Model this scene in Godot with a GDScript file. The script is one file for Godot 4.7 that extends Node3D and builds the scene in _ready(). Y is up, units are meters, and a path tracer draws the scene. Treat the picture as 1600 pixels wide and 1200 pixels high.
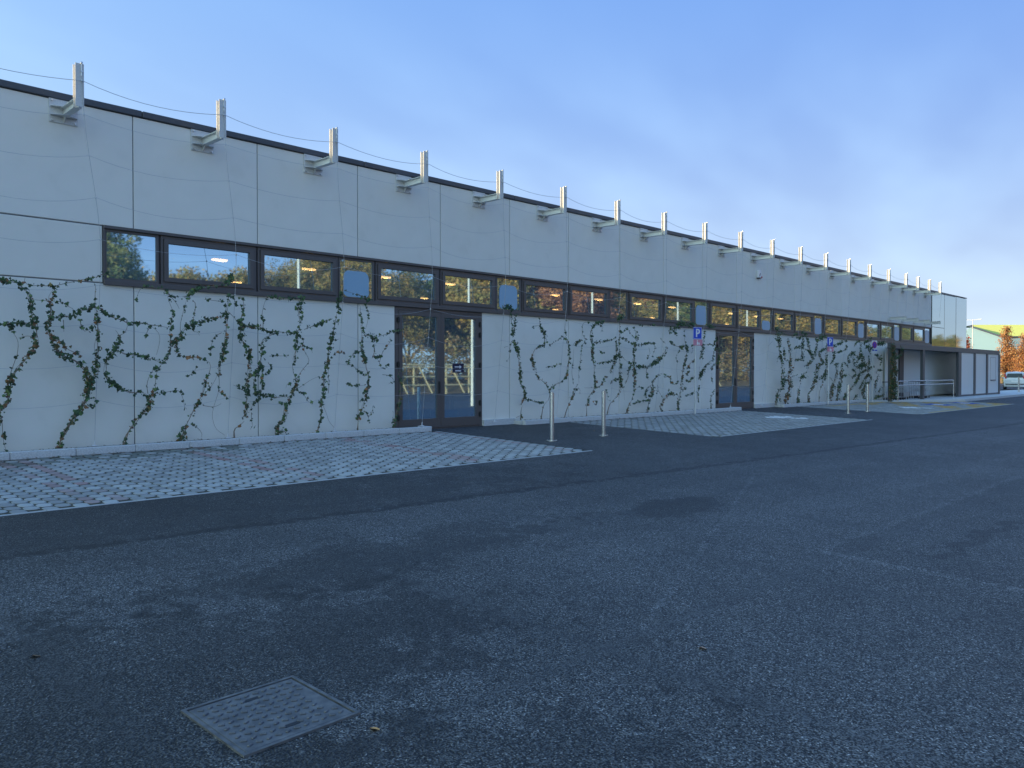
extends Node3D
# A single-storey store with a trellised concrete facade, seen across its car park in the building's own shade.
# x runs along the facade, z out of it towards the camera, y is up.

const FALL := 0.033                      # the car park drains away from the wall
const SUN_AT := Vector3(-0.93, 0.125, -0.345)
const MODULE := 2.5

var rng := RandomNumberGenerator.new()
var names := {}
var M := {}

class Geo:
	var v := PackedVector3Array()
	var n := PackedVector3Array()
	var c := PackedColorArray()
	var u := PackedVector2Array()
	var u2 := PackedVector2Array()
	var tint := Color.WHITE
	func tri(a: Vector3, b: Vector3, d: Vector3) -> void:   # counter-clockwise seen from outside
		var nn := (b - a).cross(d - a).normalized()
		v.append(a); v.append(d); v.append(b)
		for i in 3:
			n.append(nn); c.append(tint)
	func quad(a: Vector3, b: Vector3, d: Vector3, e: Vector3) -> void:
		tri(a, b, d); tri(a, d, e)
	func tri_from(a: Vector3, b: Vector3, d: Vector3, inside: Vector3) -> void:
		if (b - a).cross(d - a).dot((a + b + d) / 3.0 - inside) < 0.0:
			tri(a, d, b)
		else:
			tri(a, b, d)
	func quad_from(a: Vector3, b: Vector3, d: Vector3, e: Vector3, inside: Vector3) -> void:
		tri_from(a, b, d, inside); tri_from(a, d, e, inside)
	func box(at: Vector3, size: Vector3, turn := Basis()) -> void:
		var h := size * 0.5
		var p := []
		for i in 8:
			p.append(at + turn * Vector3(h.x if i & 1 else -h.x, h.y if i & 2 else -h.y, h.z if i & 4 else -h.z))
		for f in [[0, 1, 3, 2], [4, 5, 7, 6], [0, 1, 5, 4], [2, 3, 7, 6], [0, 2, 6, 4], [1, 3, 7, 5]]:
			quad_from(p[f[0]], p[f[1]], p[f[2]], p[f[3]], at)
	func span(lo: Vector3, hi: Vector3) -> void:
		box((lo + hi) * 0.5, hi - lo)
	func bevel(at: Vector3, size: Vector3, b: float, turn := Basis()) -> void:
		var h := size * 0.5
		var corner := func(i: int, axis: int) -> Vector3:
			var s := Vector3(1 if i & 1 else -1, 1 if i & 2 else -1, 1 if i & 4 else -1)
			var q := s * (h - Vector3(b, b, b))
			q[axis] = s[axis] * h[axis]
			return at + turn * q
		var faces := [[0, 2, 6, 4, 0], [1, 3, 7, 5, 0], [0, 1, 5, 4, 1], [2, 3, 7, 6, 1], [0, 1, 3, 2, 2], [4, 5, 7, 6, 2]]
		for f in faces:
			quad_from(corner.call(f[0], f[4]), corner.call(f[1], f[4]), corner.call(f[2], f[4]), corner.call(f[3], f[4]), at)
		for axis in 3:
			var a1 := (axis + 1) % 3
			var a2 := (axis + 2) % 3
			for k in 4:
				var i := 0
				if k & 1: i |= 1 << a1
				if k & 2: i |= 1 << a2
				var j := i | (1 << axis)
				quad_from(corner.call(i, a1), corner.call(j, a1), corner.call(j, a2), corner.call(i, a2), at)
		for i in 8:
			tri_from(corner.call(i, 0), corner.call(i, 1), corner.call(i, 2), at)
	func smooth(a: Vector3, b: Vector3, d: Vector3, na: Vector3, nb: Vector3, nd: Vector3) -> void:
		v.append(a); v.append(d); v.append(b)
		n.append(na); n.append(nd); n.append(nb)
		for i in 3: c.append(tint)
	func tube(pts: Array, radii: Array, sides: int, caps := true) -> void:
		var rings := []
		var side := Vector3.ZERO
		for i in pts.size():
			var t: Vector3 = (pts[mini(i + 1, pts.size() - 1)] - pts[maxi(i - 1, 0)]).normalized()
			if i == 0:
				side = t.cross(Vector3(0.31, 0.9, 0.27)).normalized()
			else:
				side = (side - t * side.dot(t)).normalized()
			var other := t.cross(side)
			var ring := []
			for k in sides:
				var a := TAU * k / sides
				ring.append(side * cos(a) + other * sin(a))
			rings.append(ring)
		for i in pts.size() - 1:
			for k in sides:
				var k2 := (k + 1) % sides
				var n00: Vector3 = rings[i][k]
				var n01: Vector3 = rings[i][k2]
				var n10: Vector3 = rings[i + 1][k]
				var n11: Vector3 = rings[i + 1][k2]
				var p00: Vector3 = pts[i] + n00 * radii[i]
				var p01: Vector3 = pts[i] + n01 * radii[i]
				var p10: Vector3 = pts[i + 1] + n10 * radii[i + 1]
				var p11: Vector3 = pts[i + 1] + n11 * radii[i + 1]
				smooth(p00, p01, p11, n00, n01, n11)
				smooth(p00, p11, p10, n00, n11, n10)
		if caps:
			for e in [0, pts.size() - 1]:
				var inner: Vector3 = pts[1] if e == 0 else pts[pts.size() - 2]
				for k in range(1, sides - 1):
					tri_from(pts[e] + rings[e][0] * radii[e], pts[e] + rings[e][k] * radii[e], pts[e] + rings[e][k + 1] * radii[e], inner)
	func prism(poly: PackedVector2Array, o: Vector3, ux: Vector3, uy: Vector3, w: Vector3) -> void:
		if ux.cross(uy).dot(w) < 0.0:
			o += w
			w = -w
		if Geometry2D.is_polygon_clockwise(poly):
			poly = poly.duplicate()
			poly.reverse()
		var area := 0.0
		for i in poly.size():
			area += poly[i].cross(poly[(i + 1) % poly.size()])
		if area < 0.0:
			poly = poly.duplicate()
			poly.reverse()
		var idx := Geometry2D.triangulate_polygon(poly)
		for i in range(0, idx.size(), 3):
			var a := poly[idx[i]]
			var b := poly[idx[i + 1]]
			var d := poly[idx[i + 2]]
			if (b - a).cross(d - a) < 0.0:
				var t := b
				b = d
				d = t
			var A := o + ux * a.x + uy * a.y
			var B := o + ux * b.x + uy * b.y
			var E := o + ux * d.x + uy * d.y
			tri(A + w, B + w, E + w)
			tri(A, E, B)
		for i in poly.size():
			var a := poly[i]
			var b := poly[(i + 1) % poly.size()]
			var A := o + ux * a.x + uy * a.y
			var B := o + ux * b.x + uy * b.y
			quad(A, B, B + w, A + w)
	func ring(lo: Vector3, hi: Vector3, t: float) -> void:     # a rectangular frame in the plane of the facade
		span(lo, Vector3(hi.x, lo.y + t, hi.z))
		span(Vector3(lo.x, hi.y - t, lo.z), hi)
		span(Vector3(lo.x, lo.y + t, lo.z), Vector3(lo.x + t, hi.y - t, hi.z))
		span(Vector3(hi.x - t, lo.y + t, lo.z), Vector3(hi.x, hi.y - t, hi.z))
	func done(m: Material) -> ArrayMesh:
		var a := []
		a.resize(Mesh.ARRAY_MAX)
		a[Mesh.ARRAY_VERTEX] = v
		a[Mesh.ARRAY_NORMAL] = n
		if m is BaseMaterial3D and m.vertex_color_use_as_albedo:
			a[Mesh.ARRAY_COLOR] = c
		if u.size() == v.size():
			a[Mesh.ARRAY_TEX_UV] = u
		if u2.size() == v.size():
			a[Mesh.ARRAY_TEX_UV2] = u2
		var am := ArrayMesh.new()
		am.add_surface_from_arrays(Mesh.PRIMITIVE_TRIANGLES, a)
		am.surface_set_material(0, m)
		return am


# ---------------------------------------------------------------- helpers
func gy(z: float) -> float:
	return 0.0 if z <= 0.0 else -FALL * minf(z, 20.0)

func lin(r: float, g: float, b: float, a := 1.0) -> Color:      # a linear base colour as Godot stores it
	var k := Color(r, g, b).linear_to_srgb()
	k.a = a
	return k

func mat(key: String, k: Color, rough := 0.8, metal := 0.0) -> StandardMaterial3D:
	var m := StandardMaterial3D.new()
	m.resource_name = key
	m.albedo_color = k
	m.roughness = rough
	m.metallic = metal
	M[key] = m
	return m

func numbered(called: String) -> String:
	var k: int = names.get(called, 0)
	names[called] = k + 1
	return called if k == 0 else "%s_%03d" % [called, k]

func thing(called: String, label: String, category: String, at := Vector3.ZERO, group := "") -> Node3D:
	var o := Node3D.new()
	o.name = numbered(called)
	o.position = at
	add_child(o)
	tag(o, label, category, group)
	return o

func tag(o: Node, label: String, category: String, group := "", kind := "") -> void:
	o.set_meta("label", label)
	o.set_meta("category", category)
	if group: o.set_meta("group", group)
	if kind: o.set_meta("kind", kind)

func part(called: String, mesh: Mesh, parent: Node, at := Vector3.ZERO) -> MeshInstance3D:
	var o := MeshInstance3D.new()
	o.name = called
	o.mesh = mesh
	o.position = at
	parent.add_child(o, true)
	return o

func single(called: String, mesh: Mesh, label: String, category: String, at := Vector3.ZERO, group := "", kind := "") -> MeshInstance3D:
	var o := MeshInstance3D.new()
	o.name = numbered(called)
	o.mesh = mesh
	o.position = at
	add_child(o)
	tag(o, label, category, group, kind)
	return o

func copy(o: Node3D, label: String, at: Vector3) -> Node3D:
	var base := String(o.name).rstrip("0123456789").trim_suffix("_")
	var k = o.duplicate()
	k.name = numbered(base)
	add_child(k)
	k.position = at
	k.set_meta("label", label)
	return k

func ordinal(i: int) -> String:
	var w := ["first", "second", "third", "fourth", "fifth", "sixth", "seventh", "eighth", "ninth", "tenth", "eleventh", "twelfth", "thirteenth", "fourteenth", "fifteenth", "sixteenth", "seventeenth", "eighteenth", "nineteenth", "twentieth", "twenty-first", "twenty-second", "twenty-third", "twenty-fourth", "twenty-fifth"]
	return w[i]

func noise_bytes(seed_: int, freq: float, size: int, octaves := 4, cellular := false) -> PackedByteArray:
	var f := FastNoiseLite.new()
	f.seed = seed_
	f.frequency = freq
	if cellular:
		f.noise_type = FastNoiseLite.TYPE_CELLULAR
		f.cellular_return_type = FastNoiseLite.RETURN_CELL_VALUE
		f.fractal_type = FastNoiseLite.FRACTAL_NONE
	else:
		f.noise_type = FastNoiseLite.TYPE_SIMPLEX_SMOOTH
		f.fractal_octaves = octaves
	var im := f.get_seamless_image(size, size)
	im.convert(Image.FORMAT_L8)
	return im.get_data()

func ramp_tex(bytes: PackedByteArray, size: int, ramp: Array) -> ImageTexture:     # ramp: [at, linear colour] pairs
	var lut := PackedByteArray()
	for i in 256:
		var t := i / 255.0
		var k := 0
		while k < ramp.size() - 2 and t > ramp[k + 1][0]:
			k += 1
		var s := clampf((t - ramp[k][0]) / (ramp[k + 1][0] - ramp[k][0]), 0.0, 1.0)
		var a: Color = ramp[k][1]
		var q := a.lerp(ramp[k + 1][1], s).linear_to_srgb()
		lut.append(int(q.r * 255.0)); lut.append(int(q.g * 255.0)); lut.append(int(q.b * 255.0))
	var out := PackedByteArray()
	out.resize(size * size * 3)
	for i in size * size:
		var j := bytes[i] * 3
		out[i * 3] = lut[j]
		out[i * 3 + 1] = lut[j + 1]
		out[i * 3 + 2] = lut[j + 2]
	return ImageTexture.create_from_image(Image.create_from_data(size, size, false, Image.FORMAT_RGB8, out))

func grey_tex(bytes: PackedByteArray, size: int) -> ImageTexture:
	return ImageTexture.create_from_image(Image.create_from_data(size, size, false, Image.FORMAT_L8, bytes))

func tri_map(m: StandardMaterial3D, per_metre: float) -> void:
	m.uv1_triplanar = true
	m.uv1_world_triplanar = true
	m.uv1_scale = Vector3.ONE * per_metre

func _ready() -> void:
	rng.seed = 71
	view_and_light()
	materials()
	ground()
	building()
	bays()
	kerbs()
	brackets()
	trellis()
	ivy()
	street_furniture()
	shelter()
	far_right()
	across_the_car_park()
	litter()


# ---------------------------------------------------------------- camera, sky, sun
func view_and_light() -> void:
	var cam := Camera3D.new()
	cam.name = "camera"
	cam.fov = 51.28
	cam.near = 0.05
	cam.far = 3000.0
	add_child(cam)
	var yaw := deg_to_rad(44.457)
	var down := deg_to_rad(0.809)
	cam.look_at_from_position(Vector3(0, 1.42, 15.53), Vector3(0, 1.42, 15.53) + Vector3(cos(yaw) * cos(down), -sin(down), -sin(yaw) * cos(down)))
	cam.current = true
	var env := Environment.new()
	env.background_mode = Environment.BG_SKY
	env.tonemap_mode = Environment.TONE_MAPPER_LINEAR
	env.tonemap_exposure = 1.5
	env.sdfgi_enabled = true
	env.ssao_enabled = true
	env.ssil_enabled = true
	var pano := PanoramaSkyMaterial.new()
	pano.panorama = sky_image()
	var sky := Sky.new()
	sky.sky_material = pano
	env.sky = sky
	var we := WorldEnvironment.new()
	we.name = "environment"
	we.environment = env
	add_child(we)
	var sun := DirectionalLight3D.new()
	sun.name = "sun"
	sun.light_energy = 1.6
	sun.light_color = Color(1.0, 0.86, 0.66)
	sun.light_angular_distance = 0.5
	sun.shadow_enabled = true
	add_child(sun)
	sun.look_at_from_position(SUN_AT * 100.0, Vector3.ZERO)

func sky_image() -> ImageTexture:
	var w := 1024
	var h := 512
	var im := Image.create(w, h, false, Image.FORMAT_RGBF)
	var s := SUN_AT.normalized()
	var wisp := FastNoiseLite.new()
	wisp.seed = 5
	wisp.frequency = 1.0
	wisp.fractal_octaves = 5
	for j in h:
		var el := PI * (0.5 - (j + 0.5) / h)
		var e := maxf(el, 0.0)
		var base := Vector3(0.050, 0.185, 0.57).lerp(Vector3(0.560, 0.645, 0.68), exp(-e / 0.22))
		for i in w:
			var th := TAU * (i + 0.5) / w - PI * 0.5
			var d := Vector3(cos(th) * cos(el), sin(el), sin(th) * cos(el))
			var g := acos(clampf(d.dot(s), -1.0, 1.0))
			var glow := exp(-g / 0.5)
			var col := base + Vector3(1.65, 2.3, 1.5) * glow + Vector3(1.0, 0.8, 0.5) * exp(-g / 0.16) * 1.2
			if el > 0.0:
				# thin high cirrus, in long streaks
				var p := Vector2(d.x, d.z) / (d.y + 0.12)
				var q := wisp.get_noise_2d(p.x * 0.75 - p.y * 0.3, p.x * 0.5 + p.y * 1.9)
				col += Vector3(0.05, 0.07, 0.065) * clampf(q * 1.1 + 0.36, 0.0, 1.0) * smoothstep(0.0, 0.12, el) * smoothstep(0.50, 0.2, el)
			im.set_pixel(i, j, Color(col.x, col.y, col.z))
	return ImageTexture.create_from_image(im)


# ---------------------------------------------------------------- materials
func materials() -> void:
	var n1 := noise_bytes(3, 0.008, 512, 5)
	var n2 := noise_bytes(9, 0.05, 512, 3)
	var fine := noise_bytes(21, 0.22, 512, 2)

	var wall := mat("wall_concrete", Color.WHITE, 0.75)
	wall.albedo_texture = ramp_tex(n1, 512, [[0.0, Color(0.775, 0.755, 0.675)], [0.35, Color(0.815, 0.795, 0.715)], [0.7, Color(0.825, 0.805, 0.725)], [1.0, Color(0.845, 0.825, 0.745)]])
	wall.heightmap_enabled = true
	wall.heightmap_texture = grey_tex(fine, 512)
	wall.heightmap_scale = 0.06
	tri_map(wall, 0.31)
	for q in [["wall_concrete_b", 0.965], ["wall_concrete_c", 0.985]]:
		var w2: StandardMaterial3D = wall.duplicate()
		w2.resource_name = q[0]
		w2.albedo_color = lin(q[1], q[1], q[1] * 0.995)
		w2.uv1_offset = Vector3(0.37, 0.21, 0.0) * (q[1] * 31.0)
		M[q[0]] = w2
	mat("sealant", lin(0.17, 0.175, 0.18), 0.9)
	mat("dark_trim", lin(0.07, 0.075, 0.085), 0.45)
	mat("frame", lin(0.105, 0.092, 0.088), 0.42)
	mat("black", lin(0.012, 0.012, 0.014), 0.5)
	var glass := mat("coated_glass", lin(0.44, 0.67, 0.86, 0.06), 0.02, 0.88)
	glass.transparency = BaseMaterial3D.TRANSPARENCY_ALPHA
	var tower := mat("tower_glass", lin(0.40, 0.50, 0.54), 0.03, 0.9)
	tower.resource_name = "tower_glass"
	var frost := mat("frosted_panel", lin(0.74, 0.78, 0.78), 0.35)
	frost.backlight_enabled = true
	frost.backlight = Color(0.5, 0.5, 0.5)
	mat("sky_reflection_paint", lin(0.27, 0.45, 0.60), 0.3)  # flat blue that paints the sky reflection on narrow panes
	mat("interior", lin(0.30, 0.29, 0.27), 0.9)
	mat("interior_floor", lin(0.16, 0.16, 0.16), 0.6)
	var lamp := mat("lamp", lin(0.8, 0.7, 0.5), 0.5)
	lamp.emission_enabled = true
	lamp.emission = Color(1.0, 0.80, 0.50)
	lamp.emission_energy_multiplier = 6.0
	var galv := mat("painted_steel", Color.WHITE, 0.5)
	galv.albedo_texture = ramp_tex(n2, 512, [[0.0, Color(0.58, 0.585, 0.57)], [1.0, Color(0.72, 0.715, 0.69)]])
	tri_map(galv, 1.3)
	mat("bolt", lin(0.62, 0.63, 0.62), 0.3, 0.7)
	mat("cable", lin(0.50, 0.51, 0.52), 0.45, 0.3)
	var steel := mat("stainless", lin(0.62, 0.64, 0.66), 0.27, 0.92)
	steel.roughness = 0.27

	# ground
	var cells := noise_bytes(17, 0.33, 1024, 1, true)
	var asp := ramp_tex(cells, 1024, [[0.0, Color(0.006, 0.006, 0.007)], [0.28, Color(0.022, 0.022, 0.023)], [0.5, Color(0.12, 0.121, 0.123)], [0.84, Color(0.245, 0.244, 0.242)], [0.965, Color(0.38, 0.375, 0.37)], [1.0, Color(0.95, 0.92, 0.88)]])
	var bump := grey_tex(cells, 1024)
	for key in ["asphalt", "asphalt_far"]:
		var a := mat(key, Color.WHITE, 0.66)
		a.albedo_texture = asp
		a.heightmap_enabled = true
		a.heightmap_texture = bump
		a.heightmap_scale = 0.9
		if key == "asphalt":
			a.detail_enabled = true
			a.detail_blend_mode = BaseMaterial3D.BLEND_MODE_MUL
			a.detail_uv_layer = BaseMaterial3D.DETAIL_UV_2
			a.detail_albedo = asphalt_history()
		else:
			a.albedo_color = lin(0.50, 0.50, 0.50)
	var kerb := mat("kerb_concrete", Color.WHITE, 0.85)
	kerb.albedo_texture = ramp_tex(n2, 512, [[0.0, Color(0.46, 0.475, 0.475)], [0.5, Color(0.58, 0.59, 0.585)], [1.0, Color(0.68, 0.685, 0.68)]])
	kerb.heightmap_enabled = true
	kerb.heightmap_texture = grey_tex(fine, 512)
	kerb.heightmap_scale = 0.15
	tri_map(kerb, 0.9)
	var eg: StandardMaterial3D = kerb.duplicate()
	eg.resource_name = "edging"
	eg.albedo_color = lin(0.72, 0.72, 0.72)
	M["edging"] = eg
	var soil := mat("soil", Color.WHITE, 0.95)
	soil.albedo_texture = ramp_tex(n2, 512, [[0.0, Color(0.022, 0.021, 0.016)], [0.5, Color(0.06, 0.056, 0.042)], [1.0, Color(0.075, 0.095, 0.045)]])
	tri_map(soil, 1.7)
	var pv := mat("paver", Color.WHITE, 0.85)
	pv.vertex_color_use_as_albedo = true
	pv.albedo_texture = ramp_tex(fine, 512, [[0.0, Color(0.62, 0.62, 0.62)], [0.5, Color(0.85, 0.85, 0.85)], [1.0, Color(1, 1, 1)]])
	tri_map(pv, 1.9)

	# plants
	var leaf := mat("ivy_leaf", Color.WHITE, 0.55)
	leaf.vertex_color_use_as_albedo = true
	leaf.backlight_enabled = true
	leaf.backlight = Color(0.25, 0.25, 0.25)
	var tl := mat("tree_leaf", Color.WHITE, 0.7)
	tl.vertex_color_use_as_albedo = true
	tl.backlight_enabled = true
	tl.backlight = Color(0.5, 0.5, 0.5)
	mat("stem", lin(0.24, 0.185, 0.135), 0.9)
	var bark := mat("bark", Color.WHITE, 0.9)
	bark.albedo_texture = ramp_tex(n2, 512, [[0.0, Color(0.09, 0.065, 0.05)], [1.0, Color(0.25, 0.20, 0.15)]])
	tri_map(bark, 1.1)

func asphalt_history() -> ImageTexture:
	# what has happened to the paving: the newer strip, its seam, a trench patch, bitumen spills, scratches, dust
	var w := 2048
	var h := 640
	var x0 := -6.0
	var ppm := 32.0
	var a := noise_bytes(31, 0.006, 1024, 5)
	var b := noise_bytes(47, 0.035, 1024, 4)
	var f := noise_bytes(53, 0.16, 1024, 3)
	var out := PackedByteArray()
	out.resize(w * h)
	for j in h:
		var z := j / ppm
		for i in w:
			var x := x0 + i / ppm
			var q := (j & 1023) * 1024 + (i & 1023)
			var na := a[q] / 255.0
			var nb := b[q] / 255.0
			var nf := f[q] / 255.0
			var edge := (nb - 0.5) * 1.1 + (nf - 0.5) * 0.9        # a ragged, grainy outline
			var k := 0.56 + 0.28 * (na - 0.5) + 0.16 * (nb - 0.5) + 0.16 * (nf - 0.5)
			# the newer strip along the bays and its open seam
			var seam := 7.15 + 0.075 * x - 0.0006 * x * x + (nb - 0.5) * 0.16
			var ds := z - seam
			if ds < 0.0:
				k *= (0.56 if x + edge * 7.0 < 9.0 else 0.78) + 0.10 * nb
			if absf(ds + 0.05) < 0.07 + 0.05 * nf and nf < 0.66:
				k *= 0.45
			# trench patch with pale lips
			if x > 8.0 + (na - 0.5) * 0.2 and z > 12.08 + (nb - 0.5) * 0.06:
				k *= 0.80 + 0.12 * nb
			if absf(x - 7.97 - (nb - 0.5) * 0.12) < 0.075 and z > 12.1 and nf > 0.36:
				k += 0.26
			if absf(z - 12.06 - (nb - 0.5) * 0.08) < 0.05 and x > 8.0 and nf > 0.40:
				k += 0.17
			# long scrape
			var t := (x - 4.6) / 8.0
			if t > 0.0 and t < 1.0 and absf(z - (12.22 - 3.25 * t) - (na - 0.5) * 0.1) < 0.034 and nf > 0.46:
				k += 0.24
			# wheel tracks polished paler along the lane
			if ds > 0.3 and (absf(z - seam - 1.35) < 0.28 + 0.3 * (nb - 0.5) or absf(z - seam - 3.0) < 0.30 + 0.3 * (nb - 0.5)):
				k *= 1.10
			# bitumen-rich and oily places
			var sp := Vector2((x - 8.8) / 1.0, (z - 9.75) / 0.45).length() + edge * 0.45
			if sp < 1.0:
				k *= 0.50 if sp < 0.8 else 0.68
			var s2 := Vector2((x - 4.4) / 2.7, (z - 9.35) / 0.75).length() + edge
			if s2 < 0.8:
				k *= 0.66
			var s3 := Vector2((x - 1.6) / 2.4, (z - 10.9) / 1.3).length() + edge * 0.9
			if s3 < 0.95:
				k *= 0.62
			var s4 := Vector2((x - 1.2) / 2.2, (z - 13.2) / 1.1).length() + edge * 0.9
			if s4 < 0.95:
				k *= 0.70
			if x > 8.6 and absf(z - 13.0 - 0.02 * (x - 8.6) - (nb - 0.5) * 0.4) < 0.10:
				k *= 0.60
			if nf < 0.17:
				k *= 0.72
			out[j * w + i] = int(pow(clampf(k, 0.0, 1.0), 1.0 / 2.2) * 255.0)
	return ImageTexture.create_from_image(Image.create_from_data(w, h, false, Image.FORMAT_L8, out))


# ---------------------------------------------------------------- ground
const BAY_FRONT := 5.28
const BAY_BACK := 0.44
const BAYS := [[-2.0, 12.82], [17.70, 27.95], [32.64, 47.0]]

func in_bay(x: float, z: float) -> bool:
	if z < BAY_BACK or z > BAY_FRONT:
		return false
	for b in BAYS:
		if x > b[0] and x < b[1]:
			return true
	return false

func sheet(xs: Array, zs: Array, lift: float, skip: Callable) -> Geo:
	var g := Geo.new()
	for i in xs.size() - 1:
		for j in zs.size() - 1:
			var a := Vector3(xs[i], gy(zs[j]) + lift, zs[j])
			var b := Vector3(xs[i], gy(zs[j + 1]) + lift, zs[j + 1])
			var c := Vector3(xs[i + 1], gy(zs[j + 1]) + lift, zs[j + 1])
			var d := Vector3(xs[i + 1], gy(zs[j]) + lift, zs[j])
			if skip.call((a + c) * 0.5):
				continue
			g.quad(a, b, c, d)
			for p in [a, c, b, a, d, c]:
				g.u.append(Vector2(p.x, p.z) / 2.7)
				g.u2.append(Vector2((p.x + 6.0) / 64.0, p.z / 20.0))
	return g

func ground() -> void:
	var g := sheet([-1200.0, -6.0, 58.0, 1500.0], [-1200.0, 0.0, 20.0, 1500.0], 0.0, func(p): return p.x > -6.0 and p.x < 58.0 and p.z > 0.0 and p.z < 20.0)
	single("ground", g.done(M.asphalt_far), "wide dark asphalt ground reaching the horizon", "ground", Vector3.ZERO, "", "structure")
	var r := sheet([-6.0, -2.0, 12.82, 17.70, 27.95, 32.64, 47.0, 58.0], [0.0, BAY_BACK, BAY_FRONT, 12.0, 20.0], 0.0, func(p): return in_bay(p.x, p.z))
	single("asphalt_road", r.done(M.asphalt), "dark blue-grey asphalt car park lane with patches and seams", "road", Vector3.ZERO, "", "structure")


# ---------------------------------------------------------------- building
const DOORS := [[11.80, 14.68], [26.72, 29.66]]
const BAND_LO := 3.07
const BAND_HI := 4.07
const BAND_X0 := 5.20
const BAND_X1 := 51.30
const ROOF := 6.20

func panel(b: Node3D, x0: float, x1: float, y0: float, y1: float, shared: Dictionary) -> void:
	var size := Vector3(x1 - x0 - 0.018, y1 - y0 - 0.014, 0.14)
	var key := "%.3f %.3f" % [size.x, size.y]
	if not shared.has(key):
		var g := Geo.new()
		g.bevel(Vector3.ZERO, size, 0.008)
		shared[key] = [g.done(M.wall_concrete), g.done(M.wall_concrete_b), g.done(M.wall_concrete_c)]
	part("wall_panel", shared[key][rng.randi() % 3], b, Vector3((x0 + x1) * 0.5, (y0 + y1) * 0.5, -0.07))

func building() -> void:
	var b := thing("store_building", "long single-storey store with pale concrete panels and dark ribbon windows", "building")
	# structure behind the panels
	var g := Geo.new()
	g.span(Vector3(-70, 4.11, -0.34), Vector3(51.38, ROOF - 0.004, -0.016))
	g.span(Vector3(-70, -0.1, -0.34), Vector3(BAND_X0 - 0.004, 4.106, -0.016))
	var cuts := [BAND_X0, DOORS[0][0], DOORS[0][1], DOORS[1][0], DOORS[1][1], 58.40]
	for i in range(0, cuts.size(), 2):
		g.span(Vector3(cuts[i], -0.1, -0.34), Vector3(cuts[i + 1], BAND_LO - 0.06, -0.016))
	part("joint_backing", g.done(M.sealant), b)
	g = Geo.new()
	g.span(Vector3(-70, 5.70, -30.0), Vector3(58.4, 5.95, -0.36))
	part("roof", g.done(M.dark_trim), b)
	g = Geo.new()
	g.span(Vector3(-70, -0.1, -30.3), Vector3(58.5, ROOF, -30.0))
	g.span(Vector3(-70.3, -0.1, -30.0), Vector3(-70.0, ROOF, -0.02))
	g.span(Vector3(51.5, -0.1, -14.0), Vector3(51.6, 5.68, -0.36))
	g.span(Vector3(-69.9, -0.1, -14.2), Vector3(51.4, 5.68, -14.0))
	part("inner_wall", g.done(M.interior), b)
	g = Geo.new()
	g.span(Vector3(-69.9, -0.1, -13.9), Vector3(51.4, 0.03, -0.36))
	part("floor_slab", g.done(M.interior_floor), b)
	# panels
	var shared := {}
	for k in range(-2, 19):
		var x0 := 5.74 + MODULE * k
		var x1 := minf(x0 + MODULE, 51.36)
		panel(b, x0, x1, 4.10, ROOF, shared)
	panel(b, 0.74, BAND_X0, BAND_LO - 0.012, 4.09, shared)
	panel(b, 0.74, 3.24, 0.0, BAND_LO - 0.02, shared)
	panel(b, 3.24, 5.74, 0.0, BAND_LO - 0.02, shared)
	for seg in [[5.74, DOORS[0][0]], [DOORS[0][1], DOORS[1][0]], [DOORS[1][1], 58.3]]:
		var x: float = seg[0]
		while x < seg[1] - 0.01:
			var nx: float = 5.74 + MODULE * (floorf((x - 5.74 + 0.001) / MODULE) + 1.0)
			nx = minf(nx, seg[1])
			panel(b, x, nx, 0.0, BAND_LO - 0.02, shared)
			x = nx
	# low plinths beside the doors
	for p in [[DOORS[0][1] + 0.02, 15.90], [DOORS[1][1] + 0.02, 31.35]]:
		g = Geo.new()
		g.bevel(Vector3((p[0] + p[1]) * 0.5, 0.05, 0.03), Vector3(p[1] - p[0], 0.22, 0.06), 0.006)
		part("plinth", g.done(M.kerb_concrete), b)
	# coping in lapped lengths
	var cg := Geo.new()
	cg.bevel(Vector3.ZERO, Vector3(4.99, 0.12, 0.46), 0.012)
	var cm := cg.done(M.dark_trim)
	for k in range(-1, 11):
		part("coping", cm, b, Vector3(3.4 + 5.0 * k, ROOF + 0.064, -0.19))
	g = Geo.new()
	g.bevel(Vector3(57.15, ROOF + 0.10, -0.19), Vector3(2.5, 0.05, 0.46), 0.01)
	part("coping", g.done(M.dark_trim), b)
	# ribbon window: head drip, sill, then each window
	for k in 10:
		var x0 := BAND_X0 + 5.0 * k
		var x1 := minf(x0 + 5.0, BAND_X1)
		g = Geo.new()
		g.bevel(Vector3((x0 + x1) * 0.5, BAND_HI + 0.005, -0.02), Vector3(x1 - x0 - 0.004, 0.055, 0.13), 0.006)
		part("window_head", g.done(M.frame), b)
		g = Geo.new()
		g.bevel(Vector3((x0 + x1) * 0.5, BAND_LO - 0.005, -0.01), Vector3(x1 - x0 - 0.004, 0.09, 0.15), 0.006)
		part("window_sill", g.done(M.frame), b)
		window(b, x0 + 0.02, x0 + 1.0, true, k)
		if x0 + 1.2 < BAND_X1:
			window(b, x0 + 1.04, x0 + 3.0, false, k)
			window(b, x0 + 3.04, x0 + 5.0, false, k)
		for mx in [x0 + 1.02, x0 + 3.02, x0 + 5.01]:
			if mx < BAND_X1:
				g = Geo.new()
				g.span(Vector3(mx - 0.017, BAND_LO + 0.042, -0.09), Vector3(mx + 0.007, BAND_HI - 0.024, -0.012))
				part("mullion", g.done(M.black), b)
	g = Geo.new()
	g.span(Vector3(BAND_X0 - 0.002, BAND_LO - 0.04, -0.10), Vector3(BAND_X0 + 0.018, BAND_HI + 0.02, 0.035))
	part("window_jamb", g.done(M.frame), b)
	for i in 2:
		door(b, DOORS[i][0], DOORS[i][1], i)
	glass_corner(b)
	lamps()

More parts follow.
